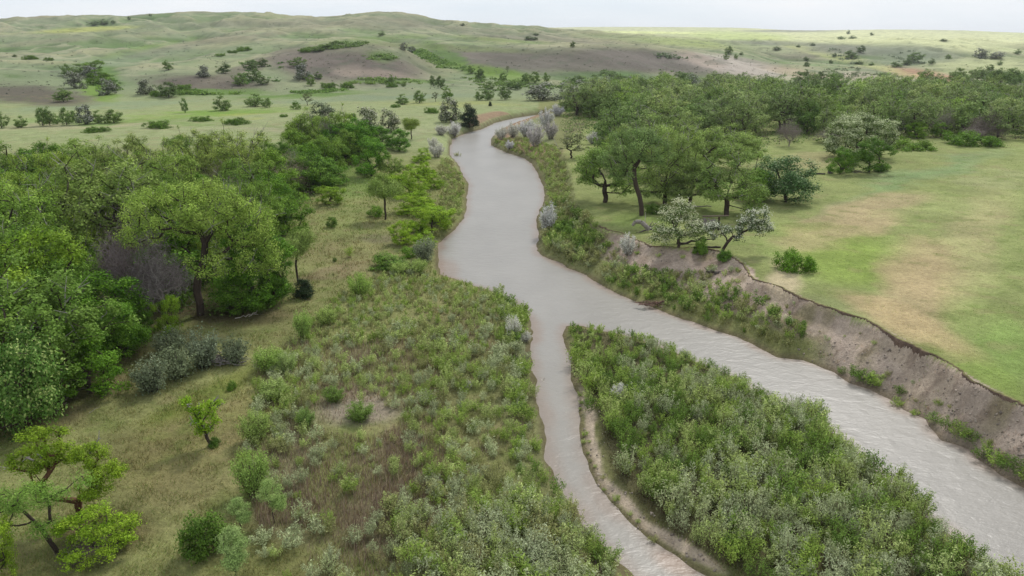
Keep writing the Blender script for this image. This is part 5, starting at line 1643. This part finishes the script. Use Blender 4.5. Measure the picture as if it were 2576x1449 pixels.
rng = np.random.default_rng(77)
x, y = frustum_points(420000, 30, 190, rng)
xs, ys = x, y
dr = np.maximum(signed(xs, ys, RIVER), -signed(xs, ys, ISLAND))
ok = dr > 0.7
x, y, dr = x[ok], y[ok], dr[ok]
z = height(x, y)
u, v = project(x, y, z)
di, dt = signed(x, y, ISLAND), signed(x, y, TERRACE)
slope_zone = (dt > 0) & (dt < 40) & (x > -2) & (di > 0) & (u > 1520) & (dr / (dr + np.maximum(dt, 0) + 1e-3) > 0.3)
sand = (blob(u, v, 1500, 1090, 16, 110, -16) + blob(u, v, 1580, 1260, 17, 110, -38) + blob(u, v, 1720, 1385, 18, 110, -58)) > 0.4
bare = blob(u, v, 890, 1055, 110, 40) > 0.5
tuft = fbm(x, y, 1.3, 909, 3)
tuft2 = fbm(x, y, 5.0, 919, 3)
field = dt < 0
keep = ~(slope_zone & (rng.random(len(x)) > 0.1)) & ~(sand & (rng.random(len(x)) > 0.1)) & ~(bare & (rng.random(len(x)) > 0.35))
keep &= (rng.random(len(x)) < np.where(field, np.where(y > 80, 0.12, 0.35), 0.55 + 0.9 * tuft))
x, y, z, u, v, tuft, tuft2, field, di = [q[keep] for q in (x, y, z, u, v, tuft, tuft2, field, di)]
c = ground_colour(x, y, z)
hg = np.where(field, 0.055, 0.16 + 0.16 * np.clip(tuft + 0.3, 0, 1)) * rng.uniform(0.6, 1.5, len(x)) * np.where(y > 90, 1.3, 1.0)
grn = (rng.random(len(x)) < 0.35 + 0.5 * tuft2)[:, None]
c = np.where(grn, c * np.array([0.82, 1.12, 0.66]), c * np.array([1.22, 1.12, 1.08])) * rng.uniform(0.75, 1.4, len(x))[:, None]
g = Merge()
g.add(*blades(x, y, z, hg, np.clip(0.022 * y / 45, 0.02, 0.08) * np.where(field, 1.4, 1), c, rng, 0.6))
g.build("grass", M_STUFF, kind="stuff", label="short mixed green and straw-coloured grass over the clearings and the meadow", category="grass")

# tall dry stalks between the willows
rng = np.random.default_rng(78)
x, y = frustum_points(260000, 30, 120, rng, 480, 1660)
z = height(x, y)
u, v = project(x, y, z)
ok = inside(u, v, BAR) & (u < 1340 + np.maximum(v - 1100, 0) * 0.6)
x, y, z, u, v = [q[ok] for q in (x, y, z, u, v)]
cl = fbm(x, y, 4.0, 929, 4)
pz = -0.02 + 0.42 * ((u < 1120) & (v > 860)) * (v < 1330) + 0.15 * (B1(u, v, 985, 1190, 80, 100) < 1) - 0.4 * (B1(u, v, 895, 1052, 120, 42) < 1)
ok = rng.random(len(x)) < pz + 0.5 * cl
x, y, z, u, v = [q[ok] for q in (x, y, z, u, v)]
pal = np.array([S(138, 120, 108), S(160, 144, 122), S(118, 96, 88), S(176, 162, 138), S(134, 122, 84)])
c = pal[rng.choice(5, len(x), p=[.3, .2, .2, .12, .18])] * rng.uniform(0.75, 1.3, len(x))[:, None]
g = Merge()
g.add(*blades(x, y, z, rng.uniform(0.3, 0.85, len(x)), 0.016 + 0.006 * y / 45, c, rng, 0.18))
g.build("dry_weeds", M_STUFF, kind="stuff", label="dry purple-brown weed stalks between the willows of the left bar", category="weeds")

# brush filling the draws, the grove floors and the foot of the hills
rng = np.random.default_rng(79)
DRAWS = [([(1030, 122), (1060, 124), (1110, 150), (1180, 172), (1190, 186), (1120, 180), (1060, 150)], 700, S(84, 112, 52), S(118, 142, 74)),
         ([(735, 238), (800, 236), (880, 228), (880, 222), (800, 228), (730, 232)], 120, S(84, 112, 52), S(112, 140, 66)),
         ([(440, 238), (600, 238), (600, 228), (440, 226)], 330, S(80, 108, 46), S(110, 136, 60)),
         ([(230, 180), (290, 200), (300, 236), (250, 230), (220, 200)], 240, S(84, 116, 44), S(120, 150, 60)),
         ([(750, 124), (860, 104), (930, 108), (900, 118), (770, 132)], 420, S(84, 106, 56), S(112, 134, 72)),
         ([(900, 140), (980, 136), (1000, 148), (930, 152)], 160, S(92, 116, 60), S(118, 140, 76)),
         ([(900, 196), (1080, 200), (1080, 212), (860, 212)], 260, S(92, 116, 58), S(118, 140, 70)),
         ([(1160, 195), (1340, 205), (1480, 210), (1480, 232), (1180, 228)], 520, S(88, 110, 58), S(114, 136, 72)),
         ([(1480, 178), (1660, 176), (1760, 190), (1760, 206), (1500, 206)], 600, S(84, 104, 62), S(110, 130, 76)),
         ([(1640, 132), (1740, 138), (1760, 150), (1650, 146)], 160, S(92, 108, 76), S(116, 128, 96)),
         ([(600, 160), (720, 140), (700, 210), (600, 214)], 160, S(70, 100, 50), S(100, 128, 66)),
         ([(2000, 180), (2140, 170), (2240, 186), (2240, 205), (2000, 205)], 260, S(104, 112, 84), S(126, 134, 102)),
         ([(2440, 180), (2600, 178), (2600, 205), (2400, 205)], 240, S(100, 114, 78), S(126, 138, 96)),
         ([(2060, 120), (2160, 128), (2190, 165), (2120, 160)], 90, S(100, 114, 88), S(120, 130, 104)),
         ([(2230, 128), (2310, 128), (2330, 160), (2250, 166)], 120, S(100, 114, 88), S(120, 130, 104)),
         ([(0, 60), (1300, 60), (2000, 120), (2500, 160), (2576, 200), (0, 240)], 1500, S(92, 98, 82), S(112, 116, 94))]
mb = Merge()
for poly, n, ca, cb in DRAWS:
    P = np.array(poly, float)
    uu = rng.uniform(P[:, 0].min(), P[:, 0].max(), n * 4)
    vv = rng.uniform(P[:, 1].min(), P[:, 1].max(), n * 4)
    ok = inside(uu, vv, poly)
    uu, vv = uu[ok][:n], vv[ok][:n]
    pts = hit(uu, vv)
    pts = pts[~np.isnan(pts[:, 0])]
    small = n == 1500
    if not small:
        pts = pts[fbm(pts[:, 0], pts[:, 1], 14.0, 941, 3) + rng.uniform(-.3, .3, len(pts)) > 0.12]
    for p in pts:
        s_ = rng.uniform(0.4, 1.2) * (p[1] / 550.0) ** 0.5 * (0.55 if small else 1.2)
        m = 7 if small else 16
        d = rng.normal(size=(m, 3)) * np.array([1.0, 1.0, 0.4]) * s_
        d[:, 2] = np.abs(d[:, 2]) + 0.1
        Vv, ff, kk = leaf_cards(p + d, rng.normal(size=(m, 3)) * 0.7 + np.array([0, -.3, 1.0]), s_ * 0.6, rng, 0.8, False)
        w = rng.random()
        mb.add(Vv, ff, np.repeat((ca * (1 - w) + cb * w)[None] * (1.0 if small else 1.25) * rng.uniform(0.7, 1.25, m)[:, None], 3, 0))
mb.build("hillside_brush", M_STUFF, kind="stuff", label="countless low green and grey brush in the draws and on the hill slopes", category="brush")

# undergrowth beneath the two woods
mu = Merge()
for poly, sp, bounds, hh in ((LEFT_WOOD, 2.3, (-150, 10, 45, 230), 1.5), (RIGHT_WOOD, 4.2, (0, 330, 140, 380), 1.8)):
    X, Y, Z, U, V, rr = fill(poly, sp, 31, bounds, 0.5)
    ok = in_frame(U, V)
    for x_, y_, z_ in zip(X[ok], Y[ok], Z[ok]):
        s_ = rr.uniform(0.5, 1.0) * hh
        m = 60 if y_ < 130 else 30
        d = rr.normal(size=(m, 3)) * np.array([0.8, 0.8, 0.45]) * s_
        d[:, 2] = np.abs(d[:, 2]) + 0.1
        Vv, ff, kk = leaf_cards(np.array([x_, y_, z_]) + d, rr.normal(size=(m, 3)) * 0.6 + np.array([0, 0, 1.0]), 0.16 if y_ < 130 else 0.26, rr, 0.6, False)
        w = rr.random()
        dead = rr.random() < 0.22
        ca, cb = (S(104, 96, 84), S(128, 118, 100)) if dead else (S(70, 100, 44), S(112, 140, 62))
        mu.add(Vv, ff, np.repeat((ca * (1 - w) + cb * w)[None] * rr.uniform(0.7, 1.25, m)[:, None], 3, 0))
mu.build("undergrowth", M_STUFF, kind="stuff", label="leafy undergrowth covering the ground beneath the trees of both woods", category="undergrowth")

# stones and clods on the eroded bank and the sand strip
rng = np.random.default_rng(80)
mp = Merge()
box = np.array([(-1, -1, -1), (1, -1, -1), (1, 1, -1), (-1, 1, -1), (-.7, -.7, 1), (.8, -.6, 1), (.7, .8, 1), (-.8, .7, 1)], float)
bf = np.array([(0, 3, 2, 1), (4, 5, 6, 7), (0, 1, 5, 4), (1, 2, 6, 5), (2, 3, 7, 6), (3, 0, 4, 7)])
cand_u = np.concatenate([rng.uniform(2000, 2600, 1600), rng.uniform(1450, 1800, 700), rng.uniform(1550, 2000, 500)])
cand_v = np.concatenate([rng.uniform(860, 1230, 1600), rng.uniform(1000, 1440, 700), rng.uniform(600, 800, 500)])
pts = hit(cand_u, cand_v)
ok = ~np.isnan(pts[:, 0])
pts = pts[ok]
drr = np.maximum(signed(pts[:, 0], pts[:, 1], RIVER), -signed(pts[:, 0], pts[:, 1], ISLAND))
dii, dtt = signed(pts[:, 0], pts[:, 1], ISLAND), signed(pts[:, 0], pts[:, 1], TERRACE)
uu_, vv_ = project(pts[:, 0], pts[:, 1], pts[:, 2])
snd = (blob(uu_, vv_, 1500, 1090, 30, 115, -16) + blob(uu_, vv_, 1580, 1260, 32, 115, -38) + blob(uu_, vv_, 1720, 1385, 30, 115, -58)) > 0.3
ok = (drr > -0.1) & (((dii > 0) & (dtt > 0)) | snd)
pts = pts[ok]
for p in pts:
    s_ = 0.025 + 0.10 * rng.random() ** 4
    R_ = rng.normal(size=(3, 3))
    q_, _ = np.linalg.qr(R_)
    mp.add((box * rng.uniform(0.6, 1.2, 3) * s_) @ q_ + p, bf, np.repeat((S(150, 138, 126) * rng.uniform(0.6, 1.35))[None], 8, 0))
mp.build("bank_stones", M_WOOD, kind="stuff", label="scattered stones and clods on the eroded bank and the sand strip", category="stones")


# ------------------------------------------------------------------ driftwood, logs and the old wall
def wood_thing(name, label, cat, u, v, parts, colr=S(120, 112, 104), group=None):
    """parts: list of (part name, [polyline of (x, y, z, radius)]...)"""
    p = hit([u], [v])[0]
    e = bpy.data.objects.new(name, None)
    col.objects.link(e)
    e.location = p
    e["label"], e["category"] = label, cat
    if group:
        e["group"] = group
    rg = np.random.default_rng(int(u + v))
    for pn, lines, cc in parts:
        A, B, RA, RB = [], [], [], []
        for ln in lines:
            for a, b in zip(ln[:-1], ln[1:]):
                A.append(a[:3]); B.append(b[:3]); RA.append(a[3]); RB.append(b[3])
        V, f = tubes(A, B, RA, RB, 7)
        C = np.repeat(np.array(cc if cc is not None else colr)[None] * rg.uniform(0.85, 1.15, len(A))[:, None], 14, 0)
        link(pn, make_mesh(pn, V, f, C, M_WOOD, smooth=True), e)
    return e


def rough(rg, a, b, ra, rb, n=6, w=0.06):
    a, b = np.array(a, float), np.array(b, float)
    L = np.linalg.norm(b - a)
    return [tuple(a + (b - a) * i / n + rg.normal(size=3) * w * L * (0 < i < n)) + (ra + (rb - ra) * i / n,) for i in range(n + 1)]


rg = np.random.default_rng(6)
wood_thing("driftwood_root", "silver-grey uprooted stump with an arched trunk and one upright spike on the right bank meadow", "driftwood", 1630, 583,
           [("trunk", [[(-2.3, .3, .9, .22), (-1.9, .2, 1.5, .3), (-1.1, 0, 1.5, .34), (-.4, -.1, .9, .36), (.1, -.2, .35, .38)]], S(146, 138, 132)),
            ("root", [rough(rg, (0, 0, .4), (1.2, .3, 1.2), .14, .04), rough(rg, (0, 0, .4), (1.0, -.4, .3), .16, .05), rough(rg, (0, 0, .5), (.7, .5, 1.5), .12, .03),
                      rough(rg, (-.3, 0, .2), (-1.8, -.6, .1), .12, .05)], S(104, 98, 94)),
            ("spike", [[(-.4, .6, .5, .07), (-.4, .6, 2.9, .03)]], S(190, 182, 172))])
wood_thing("fallen_log", "dark fallen limb lying level in the grass behind the leaning cottonwood", "log", 1655, 488,
           [("trunk", [rough(rg, (-3.6, 0, .5), (3.2, 0, .35), .3, .14, 8, .012)], S(66, 60, 56)), ("branch", [rough(rg, (2.4, 0, .4), (4.2, 0, 2.0), .1, .04)], S(96, 90, 84))])
wood_thing("fallen_log", "thin pale fallen pole lying at the foot of the wide leaning-forked cottonwood", "log", 1755, 525,
           [("trunk", [rough(rg, (-2.4, 0, .35), (2.4, .4, .3), .12, .08, 6, .01)], S(140, 132, 124))])
wood_thing("fallen_log", "dark log on the brink right of the white-blossomed tree", "log", 1748, 614,
           [("trunk", [rough(rg, (-2.6, -.2, .25), (3.0, .6, .55), .2, .08, 8, .02)], S(72, 64, 60)), ("branch", [rough(rg, (.8, 0, .4), (2.4, .9, 1.0), .08, .03)], S(72, 64, 60))])
wood_thing("fallen_log", "dark short log at the foot of the leaning blossomed tree", "log", 1778, 626,
           [("trunk", [rough(rg, (-1.8, 0, .2), (1.9, .1, .2), .16, .12, 6, .012)], S(58, 52, 48))])
wood_thing("driftwood_root", "dark tangled root lying on the eroded slope below the leaning blossomed tree", "driftwood", 1795, 690,
           [("root", [rough(rg, (-.9, 0, .5), (.9, 0, .3), .18, .1), rough(rg, (-.3, 0, .3), (.9, -.4, .1), .14, .05), rough(rg, (0, 0, .3), (.4, -.5, -.3), .12, .05),
                      rough(rg, (-.5, 0, .3), (-1.2, .2, .9), .1, .03)], S(92, 84, 80))])
wood_thing("drift_log", "pale bare log lying in the side channel against the left bar", "log", 1366, 966,
           [("trunk", [[(-.35, .9, .15, .07), (0, .2, .2, .09), (.45, -.6, .1, .08)]], S(192, 184, 172)), ("branch", [[(0, .2, .2, .05), (.2, .5, .5, .02)]], S(180, 172, 160))])
wood_thing("stick", "small pale stick on the island's sandy strip", "stick", 1514, 1196,
           [("trunk", [[(-.35, .2, .05, .03), (.4, -.25, .06, .02)]], S(196, 186, 170))])
wood_thing("tree_stump", "grey pointed stump in the meadow left of the smaller green tree", "stump", 2086, 436,
           [("trunk", [[(0, 0, -.2, .42), (0, 0, .7, .34), (.15, 0, 1.7, .12)]], S(104, 98, 92)), ("root", [[(.2, 0, .2, .2), (.9, .1, 0, .08)]], S(96, 90, 84))])
wood_thing("fallen_log", "short dark log in the grass left of the grey pointed stump", "log", 2058, 439,
           [("trunk", [rough(rg, (-1.5, 0, .2), (1.5, 0, .15), .2, .14, 5, .01)], S(56, 52, 50))])
wood_thing("fallen_branches", "grey fallen branches between the two trees before the domed blossoming tree", "branches", 2140, 432,
           [("trunk", [rough(rg, (-2.4, 0, 1.0), (2.2, 0, .2), .12, .06)], S(110, 104, 98)),
            ("branch", [rough(rg, (-1, 0, .6), (1.0, .2, .1), .07, .03), rough(rg, (-.2, 0, .4), (2.6, -1.2, .1), .07, .03), rough(rg, (0, -1.5, .1), (2.4, -1.0, .4), .08, .03)], S(104, 98, 92))])
brush = [rough(rg, (rg.uniform(-3, 0), rg.uniform(-.8, .8), rg.uniform(.1, .6)), (rg.uniform(.5, 3), rg.uniform(-.8, .8), rg.uniform(.05, .7)), rg.uniform(.03, .07), .02) for _ in range(26)]
wood_thing("brush_pile", "pile of grey dead branches under the silvery bush at the clearing's top edge", "brush pile", 556, 914,
           [("branch", brush, S(150, 142, 138)), ("trunk", [rough(rg, (-1.2, 0, .7), (2.6, -.2, .3), .11, .06), rough(rg, (-2.6, .2, .3), (1.8, .3, .5), .1, .05)], S(128, 120, 116))])
wood_thing("fallen_branch", "thin grey fallen branch on the dark ground in front of the left grove", "branch", 618, 803,
           [("branch", [rough(rg, (-1.2, 0, .1), (1.4, .2, .5), .05, .02), rough(rg, (.4, 0, .3), (1.3, .3, 1.0), .04, .015)], S(170, 162, 152))])
wood_thing("fallen_branch", "forked pale branch at the shaded foot of the left grove", "branch", 488, 770,
           [("branch", [rough(rg, (-.8, 0, .1), (.8, 0, .8), .05, .02), rough(rg, (0, 0, .4), (-.5, 0, 1.3), .04, .015), rough(rg, (.2, 0, .5), (1.0, 0, .2), .04, .015)], S(158, 150, 142))])
wood_thing("fallen_branch", "short dead branch on the lower clearing between the left trees", "branch", 240, 1040,
           [("branch", [rough(rg, (-.5, 0, .05), (.4, .1, .6), .03, .012)], S(158, 150, 142))])
drift = [rough(rg, (rg.uniform(-3.5, 2), rg.uniform(-.6, .6), rg.uniform(.1, .35)), (rg.uniform(-2, 3.5), rg.uniform(-.6, .6), rg.uniform(.05, .4)), rg.uniform(.04, .1), .03) for _ in range(16)]
wood_thing("drift_pile", "low brown drift pile at the water's edge on the right bank", "driftwood", 1662, 768, [("branch", drift, S(122, 98, 86))])

# weathered plank wall with post and beam
p = hit([1770], [578])[0]
wall = bpy.data.objects.new("ruined_wall", None)
col.objects.link(wall)
wall.location = p
wall["label"], wall["category"] = "weathered grey plank wall with a dark post and beam behind the blossomed trees", "ruined wall"


def planks(n, w, h, y0, z0, lean):
    V, Fc, C = [], [], []
    r_ = np.random.default_rng(3)
    for i in range(n):
        x0 = -w / 2 + w * i / n
        x1 = x0 + w / n * 0.9
        t = h * r_.uniform(0.82, 1.0)
        b = len(V)
        for (xx, yy, zz) in ((x0, y0, z0), (x1, y0, z0), (x1, y0 + .05, z0), (x0, y0 + .05, z0)):
            V.append((xx, yy, zz))
        for (xx, yy, zz) in ((x0, y0, t), (x1, y0, t), (x1, y0 + .05, t), (x0, y0 + .05, t)):
            V.append((xx + r_.normal() * .02, yy + lean * t, zz))
        Fc += [(b, b + 3, b + 2, b + 1), (b + 4, b + 5, b + 6, b + 7), (b, b + 1, b + 5, b + 4), (b + 1, b + 2, b + 6, b + 5), (b + 2, b + 3, b + 7, b + 6), (b + 3, b, b + 4, b + 7)]
        C += [tuple(S(128, 120, 114) * r_.uniform(0.7, 1.15))] * 8
    return np.array(V), np.array(Fc), np.array(C)


V, f, C = planks(16, 3.6, 1.7, 0, -.1, .35)
link("plank_wall", make_mesh("plank_wall", V, f, C, M_WOOD), wall)
V, f = tubes([(2.2, -.2, -.2)], [(2.15, -.15, 2.0)], [.17], [.15], 7)
link("post", make_mesh("post", V, f, np.tile(S(70, 54, 48), (len(V), 1)), M_WOOD), wall)
V, f = tubes([(-.2, .5, 1.95)], [(3.6, -.1, 2.2)], [.12], [.09], 7)
link("beam", make_mesh("beam", V, f, np.tile(S(110, 96, 88), (len(V), 1)), M_WOOD), wall)


# the crumbling sod lip along the top of the eroded bank
def bank_lip():
    line = [plane_pt(u_, v_, TZ) for u_, v_ in TERR if u_ > 1500 and u_ < 2800]
    P = []
    for (ax, ay), (bx, by) in zip(line[:-1], line[1:]):
        L = math.hypot(bx - ax, by - ay)
        n = max(2, int(L / 0.14))
        for i in range(n):
            P.append((ax + (bx - ax) * i / n, ay + (by - ay) * i / n))
    P = np.array(P)
    d = np.gradient(P, axis=0)
    ker = np.ones(25) / 25
    d = np.stack([np.convolve(np.pad(d[:, k], 12, mode='edge'), ker, 'valid') for k in (0, 1)], 1)
    d /= np.linalg.norm(d, axis=1, keepdims=True)
    nrm = np.stack([d[:, 1], -d[:, 0]], 1)
    if signed(P[40:41, 0] + nrm[40:41, 0] * 3, P[40:41, 1] + nrm[40:41, 1] * 3, TERRACE)[0] < 0:
        nrm = -nrm
    offs = np.linspace(-2.2, 2.2, 45)
    X, Y = P[:, 0, None] + nrm[:, 0, None] * offs, P[:, 1, None] + nrm[:, 1, None] * offs
    val = signed(X, Y, TERRACE) + fbm(X, Y, 5.0, 9, 3) * 1.1
    j = np.argmax(val > 0, 1)
    o = offs[j]
    o = np.convolve(np.pad(o, 4, mode='edge'), np.ones(9) / 9, 'valid')
    P = P + nrm * o[:, None]
    rough_ = fbm(P[:, 0], P[:, 1], 1.6, 951, 4) * 1.3
    ragged = fbm(P[:, 0], P[:, 1], 0.35, 961, 2)
    top = TZ + fbm(P[:, 0], P[:, 1], 30.0, 21, 3) * 0.25
    prof = [(-0.16, 0.0, 0.5), (-0.02, 0.05, 0.25), (0.16, -0.02, 0.0), (0.22, -0.22, -0.1), (0.26, -0.45, 0.0), (0.46, -0.7, 0.0)]
    V, C = [], []
    for k, (a, dz, m) in enumerate(prof):
        q = P + nrm * (a + 0.20 * rough_ * (k > 0) + 0.10 * ragged)[:, None]
        zz = top + dz * (1 + 0.8 * rough_ * (k > 2))
        g = height(q[:, 0], q[:, 1])
        if k == 0:
            zz = g - 0.03
        if k == len(prof) - 1:
            zz = g - 0.12
        V.append(np.stack([q[:, 0], q[:, 1], zz], 1))
        c = (S(118, 116, 76) if k < 2 else S(98, 82, 72))[None] * (1 + 0.5 * ragged + 0.3 * rough_)[:, None]
        C.append(c)
    n = len(P)
    V, C = np.concatenate(V), np.clip(np.concatenate(C), 0.01, 1)
    f = []
    for k in range(len(prof) - 1):
        i = np.arange(n - 1)
        f.append(np.stack([k * n + i, k * n + i + 1, (k + 1) * n + i + 1, (k + 1) * n + i], 1))
    link("bank_edge", make_mesh("bank_edge", V, np.concatenate(f), C, M_GROUND, smooth=True), kind="structure")


bank_lip()

# thin air
ZTOP = float(GRID['Z'].max()) + 12.0


def haze_box():
    m, N, L = new_mat("haze")
    out = N.new("ShaderNodeOutputMaterial")
    vol = N.new("ShaderNodeVolumePrincipled")
    vol.inputs["Color"].default_value = (0.93, 0.95, 1.0, 1)
    vol.inputs["Density"].default_value = HAZE
    vol.inputs["Anisotropy"].default_value = 0.2
    L.new(vol.outputs["Volume"], out.inputs["Volume"])
    x0, x1, y0, y1, z0, z1 = -7700, 8300, -20, 5400, -6, ZTOP
    v = [(x, y, z) for z in (z0, z1) for (x, y) in ((x0, y0), (x1, y0), (x1, y1), (x0, y1))]
    f = [(0, 3, 2, 1), (4, 5, 6, 7), (0, 1, 5, 4), (1, 2, 6, 5), (2, 3, 7, 6), (3, 0, 4, 7)]
    o = link("haze", make_mesh("haze", v, f, None, m), kind="stuff", label="thin pale haze over the whole valley", category="haze")


HAZE = 0.00006
haze_box()
for o_ in col.objects:
    if o_.parent is None and "label" in o_.keys() and len(o_["label"].split()) > 16:
        print("LONG", o_["label"])
